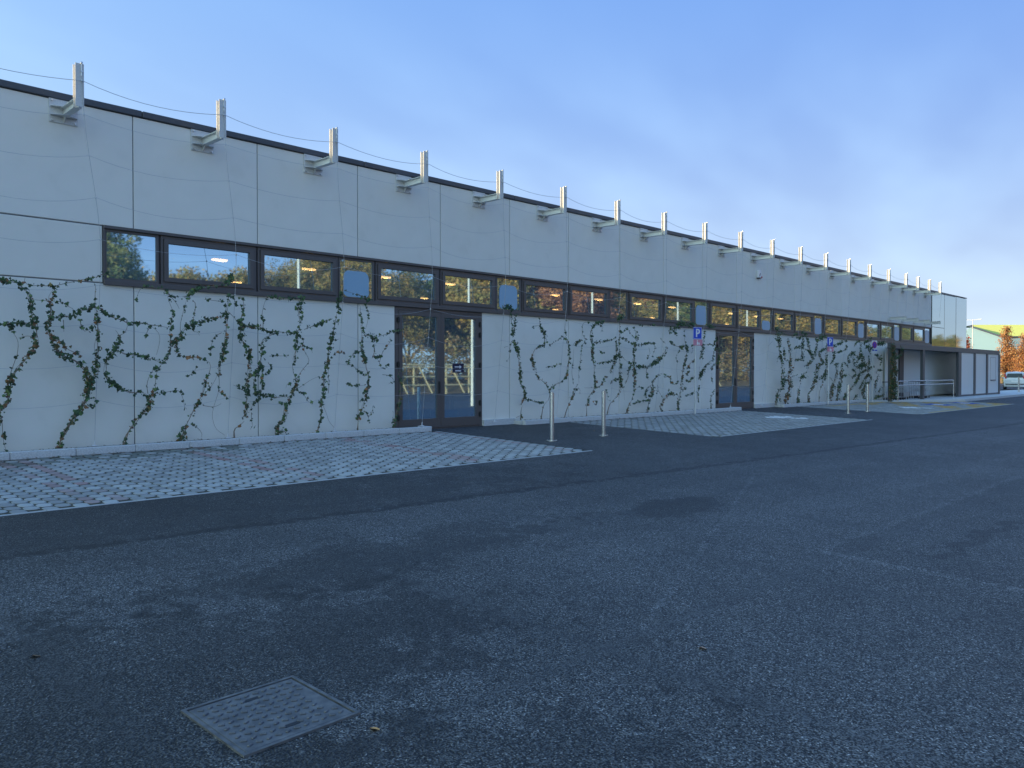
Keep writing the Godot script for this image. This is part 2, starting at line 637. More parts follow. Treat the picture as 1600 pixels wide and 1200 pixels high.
func pane_mesh(x0: float, x1: float, y0: float, y1: float, z: float, m: Material) -> ArrayMesh:
	var g := Geo.new()
	g.quad(Vector3(x0, y0, z), Vector3(x1, y0, z), Vector3(x1, y1, z), Vector3(x0, y1, z))
	return g.done(m)

func window(b: Node3D, x0: float, x1: float, narrow: bool, k: int) -> void:
	var g := Geo.new()
	var lo := Vector3(x0, BAND_LO + 0.042, -0.08)
	var hi := Vector3(x1, BAND_HI - 0.026, -0.004)
	var t := 0.045 if narrow else 0.050
	g.ring(lo, hi, t)
	var w := part("window", g.done(M.frame), b)
	var at := t
	if not narrow:
		g = Geo.new()
		g.ring(lo + Vector3(t + 0.006, t + 0.006, 0.02), Vector3(hi.x - t - 0.006, hi.y - t - 0.006, 0.022), 0.085)
		part("sash", g.done(M.frame), w)
		at += 0.088
	# no two panes hang quite true, which bends what they mirror
	var m := pane_mesh(-(x1 - x0) * 0.5 + at - 0.004, (x1 - x0) * 0.5 - at + 0.004, lo.y + at - 0.004, hi.y - at + 0.004, 0.0, M.coated_glass)
	var p := part("pane", m, w, Vector3((x0 + x1) * 0.5, 0, -0.03))
	p.rotation = Vector3(rng.randf_range(-0.001, 0.001), rng.randf_range(-0.004, 0.004), 0)
	if narrow and k > 0:  # rounded blue patch laid over the pane, a painted reflection of the sky
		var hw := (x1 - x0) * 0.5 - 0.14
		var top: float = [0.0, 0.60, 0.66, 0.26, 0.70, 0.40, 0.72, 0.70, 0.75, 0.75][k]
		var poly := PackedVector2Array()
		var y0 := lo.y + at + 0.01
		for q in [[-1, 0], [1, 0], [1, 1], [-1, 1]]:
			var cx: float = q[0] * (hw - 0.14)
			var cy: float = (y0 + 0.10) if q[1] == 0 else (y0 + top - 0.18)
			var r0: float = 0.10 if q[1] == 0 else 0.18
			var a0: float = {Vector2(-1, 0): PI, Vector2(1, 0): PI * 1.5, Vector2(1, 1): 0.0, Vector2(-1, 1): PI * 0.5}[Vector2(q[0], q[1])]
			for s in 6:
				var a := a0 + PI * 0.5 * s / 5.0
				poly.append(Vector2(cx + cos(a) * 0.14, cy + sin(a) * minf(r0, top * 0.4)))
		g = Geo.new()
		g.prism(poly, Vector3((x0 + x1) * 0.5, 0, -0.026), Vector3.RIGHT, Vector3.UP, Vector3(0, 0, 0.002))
		part("painted_reflection", g.done(M.sky_reflection_paint), w)

func door(b: Node3D, x0: float, x1: float, which: int) -> void:
	var top := BAND_LO - 0.055
	var g := Geo.new()
	g.span(Vector3(x0 + 0.002, 0.0, -0.10), Vector3(x0 + 0.10, top, 0.004))
	g.span(Vector3(x1 - 0.10, 0.0, -0.10), Vector3(x1 - 0.002, top, 0.004))
	g.span(Vector3(x0 + 0.10, top - 0.07, -0.10), Vector3(x1 - 0.10, top, 0.004))
	g.span(Vector3(x0 + 0.10, 0.0, -0.10), Vector3(x1 - 0.10, 0.03, 0.0))
	part("door_frame", g.done(M.frame), b)
	var mid := (x0 + x1) * 0.5
	for s in 2:
		var a := x0 + 0.106 if s == 0 else mid + 0.004
		var e := mid - 0.004 if s == 0 else x1 - 0.106
		g = Geo.new()
		g.ring(Vector3(a, 0.04, -0.07), Vector3(e, top - 0.076, 0.012), 0.115)
		g.span(Vector3(a + 0.115, 0.155, -0.07), Vector3(e - 0.115, 0.27, 0.010))
		var leaf := part("door_leaf", g.done(M.frame), b)
		var cx := (a + e) * 0.5
		var p := part("pane", pane_mesh(a + 0.112 - cx, e - 0.112 - cx, 0.268, top - 0.19, 0.0, M.coated_glass), leaf, Vector3(cx, 0, -0.03))
		p.rotation.y = 0.003 if s == 0 else -0.004
		for y in [0.32, 0.62, 1.62, 2.42, 2.70]:
			var hx := x0 + 0.085 if s == 0 else x1 - 0.085
			g = Geo.new()
			g.tube([Vector3(hx, y - 0.07, 0.026), Vector3(hx, y + 0.07, 0.026)], [0.024, 0.024], 8)
			g.span(Vector3(hx - 0.045, y - 0.05, 0.004), Vector3(hx + 0.045, y + 0.05, 0.020))
			part("hinge", g.done(M.black), leaf)
		g = Geo.new()
		var kx := e - 0.06 if s == 0 else a + 0.06
		g.bevel(Vector3(kx, 1.05, 0.03), Vector3(0.035, 0.30, 0.035), 0.008)
		if s == 0:
			part("lock_case", g.done(M.black), leaf)
		if s == 1 and which == 0:
			# small navy notice with a white arrow, stuck on the glass
			var nx := 13.86
			g = Geo.new()
			g.span(Vector3(nx - 0.19, 1.42, -0.026), Vector3(nx + 0.19, 1.66, -0.020))
			var notice := part("door_notice", g.done(mat("navy", lin(0.015, 0.016, 0.05), 0.5)), leaf)
			g = Geo.new()
			var poly := PackedVector2Array([Vector2(-0.12, -0.012), Vector2(0.05, -0.012), Vector2(0.05, -0.045), Vector2(0.12, 0.0), Vector2(0.05, 0.045), Vector2(0.05, 0.012), Vector2(-0.12, 0.012)])
			g.prism(poly, Vector3(nx - 0.01, 1.57, -0.019), Vector3.RIGHT, Vector3.UP, Vector3(0, 0, 0.002))
			g.span(Vector3(nx - 0.11, 1.455, -0.019), Vector3(nx + 0.09, 1.485, -0.017))
			part("arrow", g.done(mat("white_print", lin(0.75, 0.75, 0.78), 0.6)), notice)

func glass_corner(b: Node3D) -> void:
	var xs := [51.42, 53.80, 56.08, 58.44]
	for i in 3:
		for row in 2:
			var y0: float = 2.96 if row == 0 else 4.16
			var y1: float = 4.14 if row == 0 else 6.24
			if i > 0 and row == 1:
				continue
			if i > 0:
				y1 = 6.24
			var g := Geo.new()
			g.bevel(Vector3.ZERO, Vector3(xs[i + 1] - xs[i] - 0.05, y1 - y0, 0.03), 0.004)
			var p := part("glass_panel", g.done(M.tower_glass), b, Vector3((xs[i] + xs[i + 1]) * 0.5, (y0 + y1) * 0.5, 0.0))
			p.rotation.y = [0.004, -0.006, 0.009][i]
	var g2 := Geo.new()
	g2.span(Vector3(51.40, 2.95, -0.30), Vector3(58.40, 6.2, -0.05))
	g2.span(Vector3(58.42, -0.1, -30.0), Vector3(58.46, 6.2, -0.06))
	part("corner_backing", g2.done(M.dark_trim), b)
	g2 = Geo.new()
	for x in xs:
		g2.span(Vector3(x - 0.022, 2.96, -0.045), Vector3(x + 0.022, 6.22, -0.005))
	part("glazing_bar", g2.done(M.black), b)

func lamps() -> void:
	var proto: Node3D = null
	var spots := []
	for k in 13:
		spots.append(Vector3(8.84 + 2.44 * k, 4.13, -3.0))
	for k in 5:
		spots.append(Vector3(13.78 + 8.75 * k, 4.70, -12.0))
	for i in spots.size():
		var label := "small glowing ceiling lamp, %s of the front row inside the windows" % ordinal(i) if i < 13 else "small glowing ceiling lamp, %s of the rear row inside the store" % ordinal(i - 13)
		if proto == null:
			proto = thing("ceiling_lamp", label, "lamp", spots[i], "lamps inside the store")
			var g := Geo.new()
			g.bevel(Vector3(0, 0.05, 0), Vector3(0.40, 0.05, 0.16), 0.01)
			g.tube([Vector3(0, 0.07, 0), Vector3(0, 1.5, 0)], [0.006, 0.006], 5)
			part("lamp_housing", g.done(M.black), proto)
			g = Geo.new()
			g.bevel(Vector3(0, 0.0, 0), Vector3(0.36, 0.05, 0.13), 0.01)
			part("lamp_tube", g.done(M.lamp), proto)
			var l := OmniLight3D.new()
			l.name = "glow"
			l.light_color = Color(1.0, 0.80, 0.50)
			l.light_energy = 0.25
			l.light_size = 0.06
			l.omni_range = 14.0
			l.omni_attenuation = 2.0
			l.shadow_enabled = true
			l.position = Vector3(0, -0.1, 0)
			proto.add_child(l)
		else:
			copy(proto, label, spots[i])
	# stock behind the first door
	var goods := [["storage_crate", "green plastic crate behind the first glass door", "crate", Vector3(12.45, 0.03, -0.9), lin(0.01, 0.14, 0.05), Vector3(0.7, 0.42, 0.4)], ["cardboard_box", "red carton beside the green crate behind the first door", "box", Vector3(13.25, 0.03, -0.9), lin(0.22, 0.02, 0.03), Vector3(0.5, 0.42, 0.4)]]
	for q in goods:
		var t := thing(q[0], q[1], q[2], q[3])
		var g := Geo.new()
		var s: Vector3 = q[5]
		g.bevel(Vector3(0, s.y * 0.5, 0), s, 0.02)
		var m := mat(q[0], q[4], 0.5)
		part("box_body", g.done(m), t)
		g = Geo.new()
		g.bevel(Vector3(0, s.y + 0.02, 0), Vector3(s.x + 0.04, 0.04, s.z + 0.04), 0.01)
		part("rim", g.done(m), t)
	var bc := thing("bottle_crate", "blue bottle crate with dark bottles behind the first door", "crate", Vector3(14.05, 0.03, -0.8))
	var bg := Geo.new()
	bg.bevel(Vector3(0, 0.2, 0), Vector3(0.62, 0.4, 0.4), 0.02)
	part("crate_body", bg.done(mat("crate_blue", lin(0.01, 0.04, 0.25), 0.5)), bc)
	for i in 6:
		var x := -0.2 + 0.2 * (i % 3)
		var z := -0.1 if i < 3 else 0.1
		bg = Geo.new()
		bg.tube([Vector3(x, 0.4, z), Vector3(x, 0.62, z), Vector3(x, 0.70, z), Vector3(x, 0.84, z)], [0.045, 0.045, 0.018, 0.016], 10)
		part("bottle", bg.done(M.black), bc)


# ---------------------------------------------------------------- parking bays of interlocking pavers
func paver_tint(bay: int, x: float, z: float) -> Color:
	var k := rng.randf_range(0.33, 0.53) if bay == 0 else rng.randf_range(0.27, 0.40)
	var col := Color(k * 0.98, k, k * 0.98)
	var worn := rng.randf()
	if bay == 0:
		for lx in [3.37, 3.67, 6.42, 6.68, 9.70, 9.95, 12.55]:
			if absf(x - lx) < 0.085 and worn < 0.72:
				col = col.lerp(Color(0.40, 0.15, 0.14), rng.randf_range(0.2, 0.6))
		if z < 1.25 and x < 7.5 and worn < 0.55:
			col = col * 0.55
			col.g *= 1.08
	elif bay == 1:
		var s := Vector2((x - 26.0) / 0.75, (z - 2.9) / 0.36)
		if (s.length() < 1.0 and worn < 0.9) or Vector2((x - 26.1) / 0.4, (z - 3.6) / 0.22).length() < 1.0:
			col = Color(0.78, 0.79, 0.80)
	else:
		if x > 37.6 and z > 0.9 and fposmod(x * 0.55 + z * 1.1, 2.0) < 1.1 and worn < 0.85:
			col = Color(0.50, 0.34, 0.13) * rng.randf_range(0.8, 1.1)
		if x < 38.6 and z > 1.7:
			col = Color(k * 0.98, k, k * 0.98)
		if absf(z - 0.95) < 0.12 or absf(z - 5.1) < 0.12:
			if x > 34.5: col = Color(0.50, 0.36, 0.15)
		for q in [[41.7, 3.3], [45.0, 3.5]]:
			if absf(x - q[0]) < 0.75 and absf(z - q[1]) < 0.55:
				col = Color(0.06, 0.13, 0.42)
				if Vector2((x - q[0]) / 0.35, (z - q[1]) / 0.25).length() < 1.0:
					col = Color(0.75, 0.76, 0.78)
		if Vector2((x - 37.4) / 0.55, (z - 3.4) / 0.42).length() < 1.0 or Vector2((x - 37.9) / 0.25, (z - 4.0) / 0.2).length() < 1.0:
			col = Color(0.80, 0.81, 0.82)
	return Color(col.r, col.g, col.b, 1.0)

func paver_shape(g: Geo, at: Vector3, turn: Basis) -> void:
	var a := 0.0795
	var b := 0.098
	var q := 0.043
	var top := [Vector2(-a, -b + q), Vector2(-a + q, -b), Vector2(a - q, -b), Vector2(a, -b + q), Vector2(a, b - q), Vector2(a - q, b), Vector2(-a + q, b), Vector2(-a, b - q)]
	var up := []
	var rim := []
	var low := []
	for p in top:
		up.append(at + turn * Vector3(p.x * 0.94, 0.0, p.y * 0.95))
		rim.append(at + turn * Vector3(p.x, -0.004, p.y))
		low.append(at + turn * Vector3(p.x, -0.055, p.y))
	var inside := at - Vector3(0, 0.02, 0)
	for i in range(1, 7):
		g.tri_from(up[0], up[i], up[i + 1], inside)
	for i in 8:
		var j := (i + 1) % 8
		g.quad_from(up[i], up[j], rim[j], rim[i], inside)
		g.quad_from(rim[i], rim[j], low[j], low[i], inside)

func bays() -> void:
	var words := ["nearest grey grid-paved parking bays with faded red lines", "middle grey grid-paved parking bay with a white mark", "farthest grid-paved parking bay with ochre and blue paint"]
	var slope := Basis(Vector3.RIGHT, atan(FALL))
	for i in 3:
		var x0: float = BAYS[i][0]
		var x1: float = BAYS[i][1]
		var bay := Node3D.new()
		bay.name = numbered("pavement")
		add_child(bay)
		tag(bay, words[i], "pavement", "", "structure")
		var bed := Geo.new()
		for zz in [[BAY_BACK - 0.06, BAY_FRONT + 0.5]]:
			bed.quad(Vector3(x0 - 0.6, gy(zz[0]) - 0.0075, zz[0]), Vector3(x0 - 0.6, gy(zz[1]) - 0.0075, zz[1]), Vector3(x1 + 0.6, gy(zz[1]) - 0.0075, zz[1]), Vector3(x1 + 0.6, gy(zz[0]) - 0.0075, zz[0]))
		part("soil_bed", bed.done(M.soil), bay)
		# concrete edging, in metre lengths
		var eg := Geo.new()
		eg.bevel(Vector3.ZERO, Vector3(0.994, 0.10, 0.05), 0.006, slope)
		var em := eg.done(M.edging)
		var x := x1 - 0.5
		while x > maxf(x0 + 0.4, 0.5):
			part("edging", em, bay, Vector3(x, gy(BAY_FRONT - 0.04) - 0.044, BAY_FRONT - 0.04))
			x -= 1.0
		var all := []
		var nx := int((x1 - x0) / 0.166)
		for cx in nx:
			for cz in 20:
				var px := x0 + 0.083 + 0.166 * cx
				var pz := BAY_BACK + 0.12 + 0.245 * (cz + (0.5 if cx % 2 else 0.0))
				if pz > BAY_FRONT - 0.165:
					continue
				if i == 0 and px < 0.6:
					continue
				pz += rng.randf_range(-0.008, 0.008)
				all.append(Vector3(px, gy(pz) + 0.001 + rng.randf_range(-0.0025, 0.003), pz))
		var own := {}
		if i == 0:
			var order := []
			for k in all.size():
				var p: Vector3 = all[k]
				if p.x > 2.35 + (5.3 - p.z) * 0.25:
					order.append([p.distance_to(Vector3(0, 1.4, 15.5)), k])
			order.sort()
			for k in mini(300, order.size()):
				own[order[k][1]] = true
		var shapes := {}
		var rest := Geo.new()
		for k in all.size():
			var p: Vector3 = all[k]
			var col := paver_tint(i, p.x, p.z)
			var tilt := slope * Basis(Vector3.UP, rng.randf_range(-0.05, 0.05)) * Basis(Vector3.FORWARD, rng.randf_range(-0.02, 0.02))
			if own.has(k):
				var key := Vector3i(int(col.r * 40.0), int(col.g * 40.0), int(col.b * 40.0))
				if not shapes.has(key):
					var g := Geo.new()
					g.tint = col
					paver_shape(g, Vector3.ZERO, Basis())
					shapes[key] = g.done(M.paver)
				var o := part("paver", shapes[key], bay, p)
				o.basis = tilt
			else:
				rest.tint = col
				paver_shape(rest, p, tilt)
		var r := part("pavers", rest.done(M.paver), bay)
		r.set_meta("kind", "stuff")


# ---------------------------------------------------------------- kerbs
func kerbs() -> void:
	var g := Geo.new()
	g.bevel(Vector3.ZERO, Vector3(0.992, 0.24, 0.12), 0.012)
	var stone := g.done(M.kerb_concrete)
	var runs := [[-1.4, 12.6, "pale concrete kerb below the first ivy wall"], [15.9, 27.9, "pale concrete kerb below the middle ivy wall"], [31.4, 40.4, "pale concrete kerb below the far ivy wall"]]
	for r in runs:
		var k := Node3D.new()
		k.name = numbered("kerb")
		add_child(k)
		tag(k, r[2], "kerb", "", "structure")
		var x: float = r[1] - 0.5
		while x > r[0]:
			var o := part("kerb_stone", stone, k, Vector3(x, -0.01 + rng.randf_range(-0.003, 0.003), 0.37))
			o.rotation.y = rng.randf_range(-0.003, 0.003)
			x -= 1.0
		g = Geo.new()
		var z1 := 0.30
		g.quad(Vector3(r[0], 0.085, 0.0), Vector3(r[0], 0.085, z1), Vector3(r[1], 0.085, z1), Vector3(r[1], 0.085, 0.0))
		part("planting_strip", g.done(M.soil), k)
		for ex in [r[0] + 0.02, r[1] - 0.06]:
			g = Geo.new()
			g.bevel(Vector3(ex, -0.012, 0.155), Vector3(0.12, 0.235, 0.30), 0.01)
			part("kerb_stone", g.done(M.kerb_concrete), k)
	# raised island that carries the shelter
	var isl := Node3D.new()
	isl.name = "raised_pavement"
	add_child(isl)
	tag(isl, "raised pale concrete pavement under the trolley shelter", "pavement", "", "structure")
	g = Geo.new()
	var poly := PackedVector2Array([Vector2(40.3, 0.02), Vector2(40.3, 0.55), Vector2(46.6, 2.95), Vector2(60.0, 2.75), Vector2(84.0, 2.2), Vector2(84.0, -0.8), Vector2(58.7, -0.8), Vector2(58.6, 0.02)])
	g.prism(poly, Vector3(0, -0.2, 0), Vector3.RIGHT, Vector3(0, 0, 1), Vector3(0, 0.225, 0))
	part("paving", g.done(M.kerb_concrete), isl)
	var edge := [Vector2(40.3, 0.6), Vector2(46.6, 3.0), Vector2(60.0, 2.8), Vector2(84.0, 2.25)]
	for i in 3:
		var a: Vector2 = edge[i]
		var e: Vector2 = edge[i + 1]
		var steps := int((e - a).length())
		for s in steps:
			var m := a.lerp(e, (s + 0.5) / steps)
			g = Geo.new()
			g.bevel(Vector3.ZERO, Vector3((e - a).length() / steps - 0.01, 0.30, 0.12), 0.012)
			var o := part("kerb_stone", g.done(M.kerb_concrete), isl, Vector3(m.x, -0.11, m.y + 0.02))
			o.rotation.y = -(e - a).angle()


# ---------------------------------------------------------------- steel brackets along the parapet
const NET_Z := 0.86

func bracket_xs() -> Array:
	var xs := []
	for k in 17:
		xs.append(4.56 + MODULE * k)
	for k in 3:
		xs.append(46.42 + 1.87 * k)
	return xs

func i_section(w: float, h: float, t: float) -> PackedVector2Array:
	var a := w * 0.5
	var b := h * 0.5
	var s := t * 0.5
	return PackedVector2Array([Vector2(-a, -b), Vector2(a, -b), Vector2(a, -b + t), Vector2(s, -b + t), Vector2(s, b - t), Vector2(a, b - t), Vector2(a, b), Vector2(-a, b), Vector2(-a, b - t), Vector2(-s, b - t), Vector2(-s, -b + t), Vector2(-a, -b + t)])

func lens_plate(g: Geo, y: float, w: float, d: float, t: float) -> void:
	var poly := PackedVector2Array([Vector2(-w, 0)])
	for i in range(0, 9):
		var a := PI - PI * i / 8.0
		poly.append(Vector2(cos(a) * w, 0.035 + sin(a) * d))
	poly.append(Vector2(w, 0))
	g.prism(poly, Vector3(0, y, 0.022), Vector3.RIGHT, Vector3(0, 0, 1), Vector3(0, t, 0))

func brackets() -> void:
	var xs := bracket_xs()
	var proto: Node3D = null
	for i in xs.size():
		var label := "pale steel L-bracket with upright post on the parapet, %s from the left" % ordinal(i)
		var at := Vector3(xs[i], 5.79, 0.002)
		if proto:
			copy(proto, label, at).rotation = Vector3(0, rng.randf_range(-0.012, 0.012), rng.randf_range(-0.004, 0.004))
			continue
		proto = thing("wire_bracket", label, "bracket", at, "steel brackets along the parapet")
		var g := Geo.new()
		g.bevel(Vector3(0, 0.205, 0.010), Vector3(0.46, 0.41, 0.018), 0.003)
		part("mounting_plate", g.done(M.painted_steel), proto)
		g = Geo.new()
		g.prism(i_section(0.115, 0.15, 0.011), Vector3(0, 0.185, 0.021), Vector3.RIGHT, Vector3.UP, Vector3(0, 0, NET_Z - 0.125))
		part("arm", g.done(M.painted_steel), proto)
		g = Geo.new()
		g.prism(i_section(0.135, 0.125, 0.011), Vector3(0, 0.108, NET_Z - 0.050), Vector3.RIGHT, Vector3(0, 0, 1), Vector3(0, 0.72, 0))
		part("post", g.done(M.painted_steel), proto)
		for y in [0.115, 0.262]:
			g = Geo.new()
			lens_plate(g, y, 0.215, 0.085, 0.012)
			part("gusset", g.done(M.painted_steel), proto)
		g = Geo.new()
		g.prism(PackedVector2Array([Vector2(0.022, 0.0), Vector2(0.16, 0.108), Vector2(0.022, 0.108)]), Vector3(-0.006, 0.003, 0), Vector3(0, 0, 1), Vector3.UP, Vector3(0.012, 0, 0))
		part("stiffener", g.done(M.painted_steel), proto)
		for sx in [-1, 1]:
			for y in [0.035, 0.375]:
				g = Geo.new()
				g.tube([Vector3(sx * 0.185, y, 0.019), Vector3(sx * 0.185, y, 0.045)], [0.017, 0.017], 6)
				part("bolt", g.done(M.bolt), proto)
		g = Geo.new()
		g.tube([Vector3(0.03, 0.62, NET_Z + 0.012), Vector3(0.03, 0.85, NET_Z + 0.014)], [0.012, 0.012], 6)
		g.tube([Vector3(0.03, 0.83, NET_Z - 0.05), Vector3(0.03, 0.845, NET_Z + 0.04)], [0.018, 0.018], 6)
		g.tube([Vector3(0.03, 0.70, NET_Z - 0.02), Vector3(0.03, 0.70, NET_Z + 0.035)], [0.02, 0.02], 6)
		part("cable_clamp", g.done(M.bolt), proto)
	# plain lower arms over the last windows
	var first: Node3D = null
	for i in 4:
		var x: float = xs[16 + i]
		var label := "plain pale steel arm just above the windows, %s from the left" % ordinal(i)
		if first:
			copy(first, label, Vector3(x, 4.20, 0.002))
			continue
		first = thing("steel_arm", label, "bracket", Vector3(x, 4.20, 0.002), "lower arms near the glass corner")
		var g := Geo.new()
		g.prism(i_section(0.10, 0.16, 0.011), Vector3(0, 0.10, 0.021), Vector3.RIGHT, Vector3.UP, Vector3(0, 0, NET_Z - 0.02))
		part("arm", g.done(M.painted_steel), first)
		g = Geo.new()
		g.bevel(Vector3(0, 0.10, 0.010), Vector3(0.24, 0.24, 0.018), 0.003)
		part("mounting_plate", g.done(M.painted_steel), first)


# ---------------------------------------------------------------- trellis of steel cables and wires
func net_z(y: float) -> float:
	return 0.18 + 0.118 * y

func cable_x(x: float, y: float) -> float:      # the cables lean a little on their way down
	return x + 0.03 + 0.38 * smoothstep(0.0, 1.0, (6.35 - y) / 3.0)

const ROWS := [6.33, 5.78, 5.12, 4.44, 3.74, 2.96, 2.28, 1.62, 0.94]

func trellis() -> void:
	var xs := bracket_xs()
	var cg := Geo.new()
	cg.bevel(Vector3.ZERO, Vector3(0.026, 0.030, 0.026), 0.005)
	var clip := cg.done(M.bolt)
	for i in xs.size():
		var o := thing("trellis_cable", "thin steel cable hanging from the %s bracket to the kerb" % ordinal(i), "cable", Vector3(xs[i], 0.0, 0.0), "upright cables of the trellis")
		var pts := []
		var rad := []
		for k in 15:
			var y := lerpf(6.42, 0.13, k / 14.0)
			if i >= 16 and y < 4.2:
				break
			pts.append(Vector3(cable_x(xs[i], y) - xs[i], y, net_z(y) if y < 6.2 else NET_Z + 0.03))
			rad.append(0.0045)
		var g := Geo.new()
		g.tube(pts, rad, 5)
		part("strand", g.done(M.cable), o)
		for y in ROWS:
			if i >= 16 and y < 4.2:
				break
			part("clip", clip, o, Vector3(cable_x(xs[i], y) - xs[i], y, net_z(y) if y < 6.2 else NET_Z + 0.03))
		if i < 16:
			g = Geo.new()
			g.bevel(Vector3(cable_x(xs[i], 0.1) - xs[i], 0.115, net_z(0.1)), Vector3(0.09, 0.02, 0.07), 0.004)
			g.tube([Vector3(cable_x(xs[i], 0.1) - xs[i], 0.12, net_z(0.1)), Vector3(cable_x(xs[i], 0.2) - xs[i], 0.21, net_z(0.2))], [0.016, 0.010], 6)
			part("anchor", g.done(mat("anchor_white", lin(0.7, 0.71, 0.72), 0.4)), o)
	for r in ROWS.size():
		var y0: float = ROWS[r]
		var g := Geo.new()
		var pts := []
		var ends := [-1.4 + cable_x(0.0, y0)] if r > 0 else [-1.4]
		var stops := [2.06 + 0.0]
		stops.append_array(xs)
		for i in stops.size():
			if i > 16 and y0 < 4.2:
				break
			stops[i] = cable_x(stops[i], y0)
		var last := stops.size() if y0 > 4.2 else 17
		for i in last - 1:
			var sag := rng.randf_range(0.07, 0.20) if r > 0 else rng.randf_range(0.10, 0.16)
			var lean := rng.randf_range(0.42, 0.58)
			for k in 10:
				var t := k / 10.0
				var q := 4.0 * t * (1.0 - t) if true else 0.0
				var y := y0 - sag * q * (1.0 + (t - 0.5) * (lean - 0.5) * 3.0)
				pts.append(Vector3(lerpf(stops[i], stops[i + 1], t), y, (net_z(y) if r > 0 else NET_Z + 0.03) + 0.012))
		pts.append(Vector3(stops[last - 1], y0, (net_z(y0) if r > 0 else NET_Z + 0.03) + 0.012))
		var rad := []
		rad.resize(pts.size())
		rad.fill(0.0028 if r > 0 else 0.0046)
		g.tube(pts, rad, 4)
		single("trellis_wire", g.done(M.cable), "sagging thin wire running along the trellis, %s row from the top" % ordinal(r), "wire", Vector3.ZERO, "level wires of the trellis")


# ---------------------------------------------------------------- ivy, grown along the wires
func ivy_leaf(g: Geo, at: Vector3, size: float, turn: Basis, col: Color) -> void:
	g.tint = col
	var o := [Vector2(0, -0.50), Vector2(0.34, -0.58), Vector2(0.62, -0.12), Vector2(0.30, 0.10), Vector2(0.0, 0.72), Vector2(-0.30, 0.10), Vector2(-0.62, -0.12), Vector2(-0.34, -0.58)]
	var mid := at + turn * Vector3(0, -0.1, 0.06) * size
	for i in 8:
		var a: Vector2 = o[i]
		var b: Vector2 = o[(i + 1) % 8]
		g.tri(mid, at + turn * Vector3(a.x, a.y, -absf(a.x) * 0.25) * size, at + turn * Vector3(b.x, b.y, -absf(b.x) * 0.25) * size)

func ivy_color(brown: int) -> Color:
	var t := rng.randf()
	if rng.randf() * 10.0 < brown:
		var k := rng.randf_range(0.6, 1.3)
		if t < 0.35:
			return Color(0.30 * k, 0.145 * k, 0.05 * k)
		if t < 0.7:
			return Color(0.16 * k, 0.085 * k, 0.045 * k)
		return Color(0.17 * k, 0.14 * k, 0.05 * k)
	var s := rng.randf_range(0.6, 1.25)
	if t < 0.62:
		return Color(0.040 * s, 0.082 * s, 0.036 * s)
	if t < 0.9:
		return Color(0.065 * s, 0.130 * s, 0.042 * s)
	return Color(0.125 * s, 0.185 * s, 0.055 * s)

